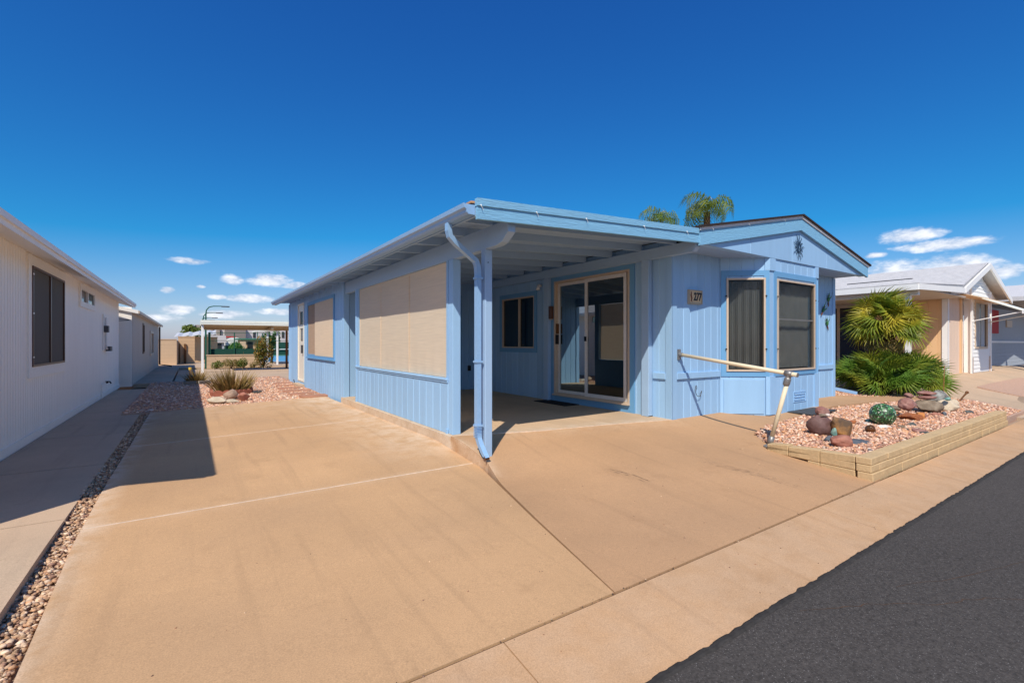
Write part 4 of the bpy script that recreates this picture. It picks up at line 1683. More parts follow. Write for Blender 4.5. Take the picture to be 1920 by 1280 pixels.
# mats
box('door_mat', 'dark', None, 5.12, 5.445, 5.95, 6.80, .001, .013, .003)
tag(bpy.context.scene.objects['door_mat'], 'black door mat below the sliding glass door', 'mat')
g = MB()
zz = ga(8.1, 3.5)
g.box(7.72, 8.58, 3.30, 3.655, zz + .003, zz + .016)
gm = g.build('rubber_mat', 'grey_mat')
tag(gm, 'grey rubber mat lying below the bay window', 'mat')

# ================================================================== planter wall
pw = thing('planter_wall', 'low tan block retaining wall around the gravel planter', 'retaining wall', (8, 1.85, -.3))
ZT = [-.275, -.205, -.132, -.062]
mats_ = ['block']


def block(x0, x1, y0, y1, z0, z1):
    j = lambda: (random.random() - .5) * .008
    g = MB()
    a, b, c, d = j(), j(), j(), j()
    g.hexa([(x0, y0 + a, z0), (x1, y0 + b, z0), (x1, y1, z0), (x0, y1, z0), (x0, y0 + a + c * .5, z1), (x1, y0 + b + d * .5, z1), (x1, y1, z1 + d * .3), (x0, y1, z1 + c * .3)])
    g.build('block', 'block', pw, bevel=.006)


for r, (z0, z1) in enumerate(((-.30, ZT[1]), (ZT[1] + .003, ZT[2]), (ZT[2] + .003, ZT[3]))):
    x = 5.40
    first = True
    while x < 10.98:
        w = (.40 if r < 2 else .44) * (.5 if (first and r == 1) else 1)
        first = False
        x1 = min(x + w, 11.0)
        yo_ = [1.775, 1.785, 1.79][r]
        block(x + .002, x1 - .002, yo_, yo_ + .13, z0, z1)
        x = x1
    # return along the apron, stepping into the slope
    y = 1.925
    ymax = [2.38, 2.83, 2.83][r]
    while y < ymax - .02:
        y1 = min(y + .33, ymax)
        xo = 5.405 + (y - 1.9) * .10
        dz = 0 if r < 2 else -.03 * (y - 1.9)
        g = MB()
        xo1 = 5.405 + (y1 - 1.9) * .10
        dz1 = 0 if r < 2 else -.055 * (y1 - 1.9)
        g.hexa([(xo, y + .002, z0 + dz), (xo + .13, y + .002, z0 + dz), (xo1 + .13, y1 - .002, z0 + dz1), (xo1, y1 - .002, z0 + dz1),
                (xo, y + .002, z1 + dz), (xo + .13, y + .002, z1 + dz), (xo1 + .13, y1 - .002, z1 + dz1), (xo1, y1 - .002, z1 + dz1)])
        g.build('block', 'block', pw, bevel=.006)
        y = y1


# ================================================================== rocks
def rock(name, label, m, loc, size, seed, rot=(0, 0, 0), rough=.22, cat='rock', sub=4, ang=.96, cuts=6):
    r2 = random.Random(seed)
    bm = bmesh.new()
    bmesh.ops.create_icosphere(bm, subdivisions=sub, radius=1)
    off = Vector((seed * 3.7, seed * 1.3, seed * 2.1))
    planes = []
    for _ in range(cuts):
        n = Vector((r2.uniform(-1, 1), r2.uniform(-1, 1), r2.uniform(-1, 1))).normalized()
        planes.append((n, r2.uniform(.55, .85)))
    for v in bm.verts:
        p = v.co.copy()
        f_ = 1 + rough * mnoise.noise(p * 1.1 + off) + rough * .5 * mnoise.noise(p * 2.8 + off) + (.03 + rough * .15) * mnoise.noise(p * 6 + off)
        p *= f_
        for n, d in planes:
            e = p.dot(n) - d
            if e > 0:
                p -= n * e * ang
        v.co = p * (1 + .022 * mnoise.noise(p * 9 + off))
    RM = Matrix.Rotation(rot[2], 3, 'Z') @ Matrix.Rotation(rot[1], 3, 'Y') @ Matrix.Rotation(rot[0], 3, 'X')
    zmin = 9
    for v in bm.verts:
        v.co = RM @ Vector((v.co.x * size[0], v.co.y * size[1], v.co.z * size[2]))
        zmin = min(zmin, v.co.z)
    for v in bm.verts:
        v.co.z -= zmin
    me = bpy.data.meshes.new(name)
    bm.to_mesh(me)
    bm.free()
    me.shade_smooth()
    me.materials.append(M[m])
    o = link(bpy.data.objects.new(name, me), None, Matrix.Translation(loc))
    return tag(o, label, cat, 'garden rocks in the planter' if loc[0] > 5 else 'rocks at the end of the driveway')


ZR = lambda x, y: zg(x, y) - .022
rock('rock', 'large purple brown boulder, leftmost in the planter', 'rk_purple', (6.42, 2.66, ZR(6.4, 2.65)), (.155, .12, .13), 1, (0, .45, -.6), .1, cuts=1)
rock('rock', 'small reddish stone perched atop the purple boulder', 'rk_mauve', (6.60, 2.70, .105), (.09, .075, .07), 2, (0, .2, .3), .25)
rock('rock', 'tiny white pebble resting on the purple boulder', 'rk_white', (6.46, 2.59, .15), (.03, .025, .018), 3, (0, 0, 0), .1, cuts=0)
rock('rock', 'flat greenish chip under the small reddish stone', 'rk_grey', (6.40, 2.62, .145), (.06, .04, .018), 31, (0, 0, .2), .2)
rock('rock', 'tilted ochre and brown boulder leaning by the purple one', 'rk_brown', (6.50, 2.44, ZR(6.5, 2.45)), (.165, .10, .105), 4, (0.0, .75, -.35), .2, cuts=4)
rock('rock', 'small turquoise stone wedged between the two big boulders', 'rk_teal', (6.22, 2.42, ZR(6.2, 2.4) + .06), (.035, .035, .055), 5, (.2, 0, 0), .25)
rock('rock', 'smooth red rock in front of the ochre boulder', 'rk_red', (5.93, 2.24, ZR(5.9, 2.2)), (.15, .085, .07), 6, (0, .15, -.45), .2, cuts=5)
rock('rock', 'flat grey slate slab beside the ochre boulder', 'rk_slate', (6.30, 2.24, ZR(6.3, 2.2)), (.19, .12, .028), 7, (.0, .03, -.2), .12, cuts=2)
rock('rock', 'small slate lump under the turquoise stone', 'rk_slate', (6.12, 2.44, ZR(6.1, 2.4)), (.055, .05, .045), 71, (0, 0, 0), .2)
rock('rock', 'flat rust stone lying behind the ochre boulder', 'rk_rust', (7.60, 2.78, ZR(7.6, 2.8)), (.125, .06, .028), 8, (0, -.1, -.5), .3)
rock('rock', 'white quartz stone left of the mosaic ball', 'rk_white', (7.78, 2.62, ZR(7.8, 2.6)), (.085, .045, .03), 9, (0, 0, -.5), .25)
rock('rock', 'white quartz stone in front of the mosaic ball', 'rk_white', (7.70, 2.40, ZR(7.7, 2.4)), (.10, .035, .03), 10, (0, 0, -.6), .25)
rock('rock', 'pale turquoise stone behind the left quartz', 'rk_teal', (7.98, 2.67, ZR(8, 2.7)), (.055, .045, .04), 11, (0, 0, 0), .25)
rock('rock', 'polished round brown stone before the mosaic ball', 'rk_agate', (7.16, 2.38, ZR(7.1, 2.4)), (.062, .055, .055), 12, (0, 0, 0), .06, cuts=0)
rock('rock', 'rust flat stone at the base of the mauve cairn', 'rk_rust', (8.80, 2.42, ZR(8.8, 2.4)), (.18, .12, .06), 13, (0, .05, -.55), .25)
rock('rock', 'orange stone at the right foot of the mauve cairn', 'rk_orange', (9.02, 2.38, ZR(9, 2.4)), (.075, .065, .06), 14, (0, 0, 0), .2)
rock('rock', 'round mauve boulder in the middle of the cairn', 'rk_mauve', (8.95, 2.49, .02), (.15, .11, .10), 15, (0, 0, -.5), .24, cuts=5)
rock('rock', 'small pink stone on top of the mauve cairn', 'rk_mauve', (9.05, 2.52, .205), (.065, .055, .042), 16, (0, .1, -.5), .15, cuts=2)
rock('rock', 'dark green grey pebble in front of the mauve cairn', 'rk_dark', (8.24, 2.26, ZR(8.2, 2.2)), (.062, .05, .036), 17, (0, 0, 0), .15)
rock('rock', 'long grey brown boulder under two flat stones', 'rk_grey', (9.95, 2.52, ZR(9.9, 2.5)), (.22, .16, .115), 18, (0, 0, -.55), .14, cuts=3)
rock('rock', 'lower flat mauve stone on the grey boulder', 'rk_mauve', (9.98, 2.54, .125), (.145, .10, .035), 19, (0, 0, -.5), .1, cuts=0)
rock('rock', 'upper flat mauve stone on the grey boulder', 'rk_mauve', (9.99, 2.55, .192), (.145, .10, .034), 20, (0, .03, -.5), .1, cuts=0)
rock('rock', 'grey geode slab standing behind the flat stones', 'rk_geode', (10.75, 2.60, ZR(10.7, 2.6) + .08), (.19, .13, .12), 21, (0, -.1, -.5), .25, cuts=3)
rock('rock', 'pale tan boulder under the geode slab', 'rk_pale', (10.45, 2.38, ZR(10.4, 2.4)), (.17, .12, .11), 22, (0, 0, -.5), .25)
rock('rock', 'small pale stone at the right of the geode slab', 'rk_pale', (10.85, 2.40, ZR(10.8, 2.4) + .06), (.085, .07, .06), 23, (0, 0, 0), .25)
rock('rock', 'turquoise pebble on the pale tan boulder', 'rk_teal', (10.30, 2.36, .10), (.05, .045, .032), 24, (0, 0, 0), .15)
rock('rock', 'red flat stone in front of the grey boulder', 'rk_red', (9.65, 2.36, ZR(9.6, 2.4)), (.12, .05, .036), 25, (0, 0, -.55), .25)
rock('rock', 'pink pebble left of the red flat stone', 'rk_mauve', (9.30, 2.40, ZR(9.3, 2.4)), (.075, .05, .036), 26, (0, 0, -.5), .25)
rock('rock', 'round slate pebble right of the red flat stone', 'rk_slate', (9.76, 2.28, ZR(9.7, 2.3)), (.042, .04, .045), 27, (0, 0, 0), .12)
rock('rock', 'dark teal pebble alone near the planter wall', 'rk_dark', (10.47, 2.14, ZR(10.4, 2.1)), (.085, .05, .036), 28, (0, 0, -.4), .2)
rock('rock', 'brown stone behind the mosaic ball', 'rk_grey', (9.70, 2.88, ZR(9.7, 2.9)), (.12, .07, .05), 29, (0, 0, -.5), .25)
rock('rock', 'orange chip right of the mosaic ball', 'rk_orange', (9.20, 2.74, ZR(9.2, 2.7)), (.085, .045, .035), 30, (0, 0, -.5), .25)
rock('rock', 'small dark pebble nearest the front planter wall', 'rk_slate', (5.98, 1.99, ZR(5.9, 2)), (.036, .03, .02), 32, (0, 0, 0), .2)
for i, (x, y, s) in enumerate(((7.92, 2.28, .05), (7.84, 2.19, .035), (7.88, 2.13, .05), (7.74, 2.05, .06), (7.68, 1.98, .055))):
    rock('rock', ['grey pebble at the left end of the pebble row', 'small dark pebble second in the pebble row', 'mauve pebble in the middle of the pebble row', 'long mauve pebble fourth in the pebble row', 'dark pebble at the right end of the pebble row'][i],
         ['rk_grey', 'rk_dark', 'rk_mauve', 'rk_mauve', 'rk_dark'][i], (x, y, ZR(x, y)), (s * 1.3, s * .7, s * .5), 40 + i, (0, 0, -.9), .25)

# mosaic ball: faceted glass chips on a sphere
bm = bmesh.new()
bmesh.ops.create_uvsphere(bm, u_segments=40, v_segments=24, radius=.155)
me = bpy.data.meshes.new('mosaic_ball')
for v in bm.verts:
    v.co *= 1 + .012 * mnoise.noise(v.co * 60)
bm.to_mesh(me)
bm.free()
me.materials.append(M['mosaic'])
tag(link(bpy.data.objects.new('mosaic_ball', me), None, Matrix.Translation((7.95, 2.50, zg(7.9, 2.5) + .135))), 'green glass mosaic gazing ball among the planter stones', 'garden ball')

# rust garden stake and pipe
g = MB()
g.tube([(11.75, 2.75, zg(11.7, 2.7) - .03), (11.95, 2.78, .62)], .005, 6)
tag(g.build('garden_stake', mat('rusty_iron', (.30, .10, .05), .8, .2)), 'thin rusty rod leaning up from the far end of the planter', 'garden stake')
g = MB()
g.tube([(12.2, 2.62, -.06), (12.55, 2.60, .06), (12.63, 2.60, .08)], [.012, .016, .03], 8)
tag(g.build('sprinkler_pipe', 'tan_dark'), 'dark brown pipe end sticking out beside the far drive', 'pipe')


# ================================================================== palms
def fan_leaf(seed, n=26, R0=.46, span=250, droop=.25, fold=.35):
    r2 = random.Random(seed)
    g = MB()
    g.tube([(0, 0, 0), (.20, 0, .05), (.42, 0, .07)], [.010, .008, .006], 5)
    c = Vector((.42, 0, .07))
    for i in range(n):
        a = R(-span / 2 + span * i / (n - 1) + r2.uniform(-2, 2))
        ln = R0 * (.72 + .28 * math.cos(a * .7)) * r2.uniform(.82, 1.08)
        d = Vector((math.cos(a), math.sin(a), 0))
        sd = Vector((-math.sin(a), math.cos(a), 0))
        w = .017
        cone = .10 * (1 - math.cos(a))
        mid = c + d * ln * .55 + Vector((0, 0, fold * .18 * ln + cone * .4))
        tip = c + d * ln + Vector((0, 0, -droop * ln * r2.uniform(.5, 1.5) + cone * .3))
        zup = Vector((0, 0, .008))
        V = [c, mid + sd * w, mid + zup * 1.3, mid - sd * w, tip]
        g.add([tuple(v) for v in V], [(0, 1, 2), (0, 2, 3), (1, 4, 2), (2, 4, 3)])
    return g


def mesh_of(g, m, name):
    me = bpy.data.meshes.new(name)
    me.from_pydata(g.v, [], g.f)
    me.materials.append(M[m])
    return me


LEAVES = [mesh_of(fan_leaf(i, R0=.46), 'frond', 'fan_leaf') for i in range(4)]
DEAD = mesh_of(fan_leaf(33, n=20, R0=.40, droop=.8, span=200), 'aloe', 'dead_leaf')
LOWL = [mesh_of(fan_leaf(i + 9, R0=.50, droop=.18), 'frond_low', 'fan_leaf') for i in range(4)]


def orient(loc, azim, elev, roll, s):
    return Matrix.Translation(loc) @ Matrix.Rotation(azim, 4, 'Z') @ Matrix.Rotation(-elev, 4, 'Y') @ Matrix.Rotation(roll, 4, 'X') @ Matrix.Scale(s, 4)


px, py = 12.95, 4.02
palm = thing('fan_palm', 'taller fan palm with yellowing crown on a short trunk', 'palm', (px, py, -.05))
g = MB()
g.tube([(px + .03, py, -.08), (px + .02, py, .4), (px, py, .9), (px, py, 1.42)], [.15, .14, .13, .09], 12)
for i in range(90):
    a = random.random() * 6.28
    z = random.uniform(.1, 1.35)
    r = .135
    g.tube([(px + r * math.cos(a), py + r * math.sin(a), z), (px + (r + .06) * math.cos(a), py + (r + .06) * math.sin(a), z + .09)], [.018, .006], 4)
g.build('trunk', 'bark', palm)
for i in range(52):
    a = i * 2.39996 + random.uniform(-.2, .2)
    e = 1.25 - 1.85 * (i / 52) ** .9 + random.uniform(-.12, .12)
    inst(LEAVES[i % 4], 'frond', palm, orient((px, py, 1.40 + .08 * (1 - i / 52)), a, e, random.uniform(-1.0, 1.0), random.uniform(.8, 1.1)))

for i in range(14):
    inst(DEAD, 'dead_frond', palm, orient((px, py, 1.18 + .1 * random.random()), i * 2.4, -.75 - .35 * random.random(), random.uniform(-.8, .8), random.uniform(.6, .85)))

px2, py2 = 12.75, 3.90
cl_ = thing('palm_clump', 'low dense clump of green fan palms under the taller palm', 'palm', (px2, py2, -.05))
g = MB()
for i in range(7):
    a = i * .9
    x, y = px2 + .35 * math.cos(a), py2 + .25 * math.sin(a)
    g.tube([(x, y, -.06), (x + .05 * math.cos(a), y, .25)], [.07, .05], 8)
g.build('stems', 'bark', cl_)
for i in range(150):
    a = random.uniform(0, 6.283)
    rr = random.random() ** .6
    x, y = px2 + .62 * rr * math.cos(a), py2 + .45 * rr * math.sin(a)
    e = random.uniform(.1, 1.45) * (1.1 - .45 * rr)
    z = random.uniform(.0, .34) * (1.1 - .5 * rr)
    inst(LOWL[i % 4], 'frond', cl_, orient((x, y, z), a + random.uniform(-.7, .7), e, random.uniform(-1.2, 1.2), random.uniform(.75, 1.02)))


def feather(seed, ln=2.7):
    r2 = random.Random(seed)
    g = MB()
    pts = []
    x = z = 0.
    a = 1.42
    n = 22
    for i in range(n + 1):
        pts.append(Vector((x, 0, z)))
        a -= .082 * (1 + .9 * i / n)
        x += ln / n * math.cos(a)
        z += ln / n * math.sin(a)
    g.tube(pts, [.016 * (1 - .75 * i / n) for i in range(n + 1)], 5)
    for i in range(3, n + 1):
        for sgn in (1, -1):
            for k in range(1 + (i % 2)):
                p = pts[i] if k == 0 else (pts[i] + pts[i - 1]) / 2
                d = (pts[min(i + 1, n)] - pts[i - 1]).normalized()
                l_ = 1.5 * (.5 + .5 * math.sin(math.pi * (.15 + .8 * i / n))) * r2.uniform(.85, 1.15)
                out = (d * .35 + Vector((0, sgn, 0)) * .55 + Vector((0, 0, -.1 + r2.uniform(-.2, .3)))).normalized()
                mid = p + out * l_ * .45
                tip = mid + (out * .22 + Vector((r2.uniform(-.15, .15), r2.uniform(-.15, .15), -.95))).normalized() * l_ * .8
                w = d * .024
                g.add([tuple(p - w), tuple(p + w), tuple(mid + w), tuple(mid - w), tuple(tip)], [(0, 1, 2, 3), (3, 2, 4)])
    return g


FE = [mesh_of(feather(i), 'queen', 'feather_frond') for i in range(3)]


def queen(loc, zc, label, nf, s, spread):
    t = thing('feather_palm', label, 'palm', (loc[0], loc[1], -.3), 'feather palms behind the roof')
    g = MB()
    g.tube([(loc[0], loc[1], -.32), (loc[0], loc[1], zc * .5), (loc[0], loc[1], zc)], [.15, .12, .09], 12)
    g.build('trunk', 'bark', t)
    for i in range(nf):
        a = i * 2.39996 + .4
        e = spread[0] + (spread[1] - spread[0]) * (i / max(1, nf - 1))
        inst(FE[i % 3], 'frond', t, orient((loc[0], loc[1], zc - .02), a, e, random.uniform(-.4, .4), s * random.uniform(.7, 1.15)))
    g = MB()
    for i in range(7):
        a = i * .95
        p0 = Vector((loc[0], loc[1], zc + .75 * s))
        pts = [p0 + Vector((.6 * s * u * math.cos(a), .34 * s * u * math.sin(a), .42 * s * math.sin(u * 2.2))) for u in np.linspace(0, 1.25, 9)]
        g.tube(pts, .0028, 3)
    g.build('dry_fibres', 'beige', t)


queen((12.62, 8.25), 4.92, 'larger feather palm with drooping fronds rising behind the roof', 12, .37, (.35, -.8))
queen((13.25, 10.4), 5.16, 'smaller feather palm with only its tips above the porch roof', 8, .34, (.35, -.6))


# ================================================================== foliage helpers
def leaf_cloud(blobs, n, size, m, name, parent, aspect=.55):
    g_v = np.zeros((n, 4, 3))
    w = np.array([b[3] * b[4] * b[5] for b in blobs]) ** .8
    w /= w.sum()
    idx = rng.choice(len(blobs), n, p=w)
    B = np.array(blobs)[idx]
    d = rng.normal(size=(n, 3))
    d /= np.linalg.norm(d, axis=1)[:, None]
    r = .45 + .6 * rng.random(n) ** .5
    c = B[:, :3] + d * B[:, 3:6] * r[:, None]
    u = rng.normal(size=(n, 3))
    u /= np.linalg.norm(u, axis=1)[:, None]
    v = np.cross(u, d + .6 * rng.normal(size=(n, 3)))
    v /= np.linalg.norm(v, axis=1)[:, None] + 1e-9
    s = size * (.6 + .8 * rng.random(n))[:, None]
    g_v[:, 0] = c - u * s
    g_v[:, 1] = c + v * s * aspect
    g_v[:, 2] = c + u * s
    g_v[:, 3] = c - v * s * aspect
    V = g_v.reshape(-1, 3)
    o = np.array([V[:, 0].mean(), V[:, 1].mean(), V[:, 2].min()])
    me = bpy.data.meshes.new(name)
    me.from_pydata((V - o).tolist(), [], np.arange(n * 4).reshape(-1, 4).tolist())
    me.materials.append(M[m])
    return link(bpy.data.objects.new(name, me), parent, Matrix.Translation(o))


def bush(name, label, x, y, z, rx, rz, m, n, size, group=None, nb=6):
    t = thing(name, label, 'bush', (x, y, z), group)
    bl_ = [(x + rx * random.uniform(-.5, .5), y + rx * random.uniform(-.4, .4), z + rz * random.uniform(.25, .6), rx * random.uniform(.4, .65), rx * .55, rz * random.uniform(.3, .42)) for _ in range(nb)]
    leaf_cloud(bl_, n, size, m, 'foliage', t)
    g = MB()
    for i in range(5):
        a = i * 1.3
        g.tube([(x, y, z - .03), (x + rx * .35 * math.cos(a), y + rx * .3 * math.sin(a), z + rz * .5)], [.02, .006], 5)
    g.build('stem', 'bark', t)
    return t


# spiky dry plants with edging
def spiky(x, y, z, n, h, rx, ry, label, stalks):
    t = thing('spiky_plant', label, 'plant', (x, y, z))
    g = MB()
    for i in range(n):
        a = random.uniform(0, 6.283)
        r0 = random.random() ** .7
        p = Vector((x + rx * .62 * r0 * math.cos(a), y + ry * .62 * r0 * math.sin(a), z))
        lean = .15 + .75 * r0 * random.uniform(.5, 1.2)
        hh = h * random.uniform(.55, 1.05) * (1 - .25 * r0)
        d = Vector((math.cos(a) * lean, math.sin(a) * lean, 1)).normalized()
        w = .011 * random.uniform(.8, 1.3)
        sd = Vector((-math.sin(a + .7), math.cos(a + .7), 0))
        mid = p + d * hh * .55
        tip = p + d * hh + Vector((math.cos(a), math.sin(a), 0)) * .06 * lean
        nrm = d.cross(sd) * .006
        g.add([tuple(p + sd * w), tuple(p - sd * w), tuple(p + nrm * 1.5), tuple(mid + sd * w * .8), tuple(mid - sd * w * .8), tuple(mid + nrm), tuple(tip)],
              [(0, 2, 5, 3), (2, 1, 4, 5), (3, 5, 6), (5, 4, 6)])
    g.build('foliage', 'aloe', t)
    g = MB()
    for (dx, dy, hh, lx) in stalks:
        g.tube([(x + dx, y + dy, z + .1), (x + dx + lx * .4, y + dy, z + hh * .6), (x + dx + lx, y + dy, z + hh)], [.007, .005, .002], 5)
    if stalks:
        g.build('flower_stalk', 'aloe', t)
    return t


zs = zy(.78, 12.9)
spiky(.80, 12.95, zs, 420, .74, .46, .32, 'larger dry spiky plant inside terracotta edging', [(-.12, 0, .88, -.22), (-.05, 0, .8, .0), (.02, .02, .92, -.12), (.22, 0, 1.0, .02), (-.2, 0, .6, -.15)])
ed = thing('terracotta_edging', 'scalloped terracotta edging blocks around the larger spiky plant', 'edging', (.8, 12.75, zs))


def scal(x0, y0, x1, y1, n, hgt=.14):
    d = Vector((x1 - x0, y1 - y0, 0))
    t = d.normalized()
    nn = Vector((t.y, -t.x, 0))
    prof_ = [(0, 0), (d.length, 0)]
    for k in range(n - 1, -1, -1):
        for j in range(7):
            u = (k + 1 - j / 6) * d.length / n
            prof_.append((u, hgt * .72 + hgt * .28 * math.sin(math.pi * j / 6) ** .7))
    g = MB()
    g.prism(prof_, lambda u, v, a: tuple(Vector((x0, y0, zs - .01)) + t * u + nn * a + Vector((0, 0, v))), 0, .055)
    g.build('edging_block', 'scallop', ed)


scal(.42, 12.60, .78, 12.58, 2)
scal(.80, 12.56, 1.17, 12.78, 4)
scal(.42, 13.3, .42, 12.66, 3)
scal(1.18, 12.84, 1.2, 13.3, 3)
rock('rock', 'pale tan flat rock, left of the three driveway rocks', 'rk_pale', (.43, 11.15, zy(.4, 11.1) - .01), (.17, .13, .075), 50, (0, .15, 0), .2)
rock('rock', 'round tan brown rock behind the other driveway rocks', 'rk_tan', (.70, 11.75, zy(.7, 11.7) - .01), (.135, .12, .12), 51, (0, 0, 0), .12, cuts=2)
rock('rock', 'squarish red rock right of the driveway rocks', 'rk_red', (.93, 11.30, zy(.9, 11.3) - .01), (.13, .11, .095), 52, (0, 0, .2), .1, cuts=6)
rock('rock', 'low pale stone between the pale and red driveway rocks', 'rk_pale', (.68, 11.15, zy(.7, 11.1) - .01), (.15, .09, .045), 53, (0, 0, 0), .2)
rock('rock', 'white quartz chip behind the red driveway rock', 'rk_white', (.86, 11.75, zy(.8, 11.7)), (.06, .05, .06), 54, (0, 0, 0), .25)
rock('rock', 'dark flat pebble beside the terracotta edging', 'rk_dark', (1.30, 12.70, zy(1.3, 12.7)), (.10, .05, .03), 55, (0, 0, 0), .2)
rock('rock', 'white chip at the near end of the shaded gravel', 'rk_white', (-.60, 10.68, zy(-.6, 10.7)), (.05, .04, .02), 56, (0, 0, 0), .2)

spiky(.14, 17.0, -.17, 200, .52, .30, .24, 'smaller dry spiky plant inside grey edging', [])
ed2 = thing('grey_edging', 'grey concrete edging blocks around the smaller spiky plant', 'edging', (.12, 16.7, -.17))
for (a, b, c, d) in ((-.16, 16.62, .14, 16.60), (.16, 16.6, .46, 16.85), (-.18, 16.66, -.18, 17.2)):
    g = MB()
    t = Vector((c - a, d - b, 0)).normalized()
    nn = Vector((t.y, -t.x, 0)) * .06
    g.hexa([(a, b, -.18), (c, d, -.18), (c + nn.x, d + nn.y, -.18), (a + nn.x, b + nn.y, -.18), (a, b, -.06), (c, d, -.06), (c + nn.x, d + nn.y, -.06), (a + nn.x, b + nn.y, -.06)])
    g.build('edging_block', 'greyedge', ed2, bevel=.012)
g = MB()
g.tube([(-.02, 17.6, -.18), (-.02, 17.6, .22)], .03, 8)
t = thing('yellow_capped_post', 'short wooden post with a yellow cap by the small spiky plant', 'post', (-.02, 17.6, -.18))
g.build('stake', 'raw_wood', t)
g = MB()
g.tube([(-.02, 17.6, .22), (-.02, 17.6, .30)], .045, 10)
g.build('cap', mat('yellow_cap', (.75, .48, .08), .5), t)

# stepping slabs
pos = [(1.95, 10.75, 2.45), (1.86, 11.5, 2.42), (1.84, 12.25, 2.44), (1.86, 13.05, 2.40), (1.92, 13.9, 2.42), (1.98, 14.8, 2.44)]
for i, (a, y, b) in enumerate(pos):
    z = zy(2, y)
    g = MB()
    j = [random.uniform(-.04, .04) for _ in range(6)]
    hh = .055 if i == 0 else .03
    poly = [(a + j[0], y), (a + .2, y - .05 + j[1]), (b + j[2], y + .02 + j[3]), (b + .03 + j[4], y + .30), (a + .25, y + .36), (a - .02, y + .30 + j[5])]
    g.prism(poly, lambda u, v, q: (u, v, q), z - .02, z + hh)
    tag(g.build('stepping_stone', 'sandstone', bevel=.012),
        ['red sandstone stepping slab nearest the driveway', 'second red stepping slab from the driveway', 'third red stepping slab from the driveway', 'fourth red stepping slab from the driveway', 'fifth red stepping slab from the driveway', 'farthest red stepping slab, near the almond door'][i],
        'stepping stone', 'red stepping slabs in the gravel yard')

# ================================================================== left white house
XL = -1.69
wh = thing('white_house', 'white manufactured house with dark screened window along the left edge', 'house', (-4, 10, -.2))
Y0, Y1 = 4.1, 17.3
frL = Fr((XL, Y0), (XL, Y1), (1, 0))
sl = lambda y: y - Y0
opsL = [(sl(8.40), sl(10.20), .73, 2.04), (sl(11.70), sl(13.02), 1.80, 2.08)]
bk = MB()
for r_ in rects(0, frL.len, -.1, 2.28, opsL):
    frL.box(bk, *r_, -.10, -.006)
wl = bk.build('side_wall', 'white_sid', wh)
# narrow grooved siding: ribs in one mesh, too fine to tell apart far off
g = MB()
s = 0.
while s < frL.len - .01:
    for (p, q, u, v) in rects(s + .003, min(s + .100, frL.len) - .003, -.1, 2.28, opsL):
        board_piece(g, frL, p, q, u, v, v, True, True, th=.007, ch=.004)
    s += .1
rb = g.build('siding_ribs', 'white_sid', wl)
rb['kind'] = 'stuff'
frL.one('skirt', 'white_trim', wh, 0, frL.len, -.22, -.10, -.05, .016)
box('end_wall', 'white_sid', wh, -7, XL - .02, Y0, Y0 + .08, -.22, 2.3)
box('end_wall', 'white_sid', wh, -7, XL - .02, Y1 - .08, Y1, -.22, 2.3)
g = MB()
f = lambda u, v, a: (u, a, v)
mL = .33
ex, ez = -1.345, 2.075
rgx = -4.3
g.prism([(ex, ez + .085), (rgx, ez + .085 + mL * (ex - rgx)), (-7.4, ez + .085), (-7.4, ez + .125), (rgx, ez + .125 + mL * (ex - rgx)), (ex, ez + .125)], f, 3.67, 17.62)
rf = g.build('roof', 'shingle_grey', wh)
g = MB()
g.prism([(ex, ez), (ex - .025, ez + .008), (ex - .025, ez + .088), (ex, ez + .088)], f, 3.67, 17.62)
g.prism([(ex, ez + .055), (ex + .022, ez + .055), (ex + .022, ez + .118), (ex, ez + .118)], f, 3.65, 17.64)
g.build('fascia', 'white_trim', rf)
g = MB()
g.prism([(ex - .026, ez + .012), (XL, ez + .012 + mL * (ex - .026 - XL)), (XL, ez + .03 + mL * (ex - .026 - XL)), (ex - .026, ez + .03)], f, 3.70, 17.6)
g.build('soffit', 'white_trim', rf)
for yy in (3.67, 17.59):
    g = MB()
    g.prism([(ex, ez), (rgx, ez + mL * (ex - rgx)), (-7.4, ez), (-7.4, ez + .084), (rgx, ez + .084 + mL * (ex - rgx)), (ex, ez + .084)], f, yy, yy + .03)
    g.build('rake_board', 'white_trim', rf)
    g = MB()
    g.prism([(XL, 2.2), (rgx, ez + mL * (ex - rgx)), (-7, 2.2)], f, yy + (.34 if yy < 5 else -.42), yy + (.40 if yy < 5 else -.36))
    g.build('gable', 'white_sid', rf)
# big screened window
g = MB()
frL.frame(g, sl(8.24), sl(10.34), .605, 2.175, .14, -.006, .022)
bwn = g.build('screened_window', 'white_trim', wh)
g = MB()
frL.frame(g, sl(8.38), sl(10.20), .745, 2.035, .03, -.02, .035)
frL.box(g, sl(9.30), sl(9.345), .775, 2.005, -.015, .033)
g.build('screen_frame', 'brown', bwn)
for a, b in ((8.41, 9.30), (9.345, 10.17)):
    frL.one('sun_screen', screen_mat('grey_sun_screen', (.15, .135, .115), .9) if a < 9 else bpy.data.materials['grey_sun_screen'], bwn, sl(a), sl(b), .775, 2.005, .012, .015)
frL.one('pane', 'pane_dark', bwn, sl(8.4), sl(10.2), .74, 2.03, -.04, -.03)
for z in (.86, 1.42, 1.92):
    frL.one('screen_clip', 'alu', bwn, sl(8.36), sl(8.40), z, z + .02, .035, .042)
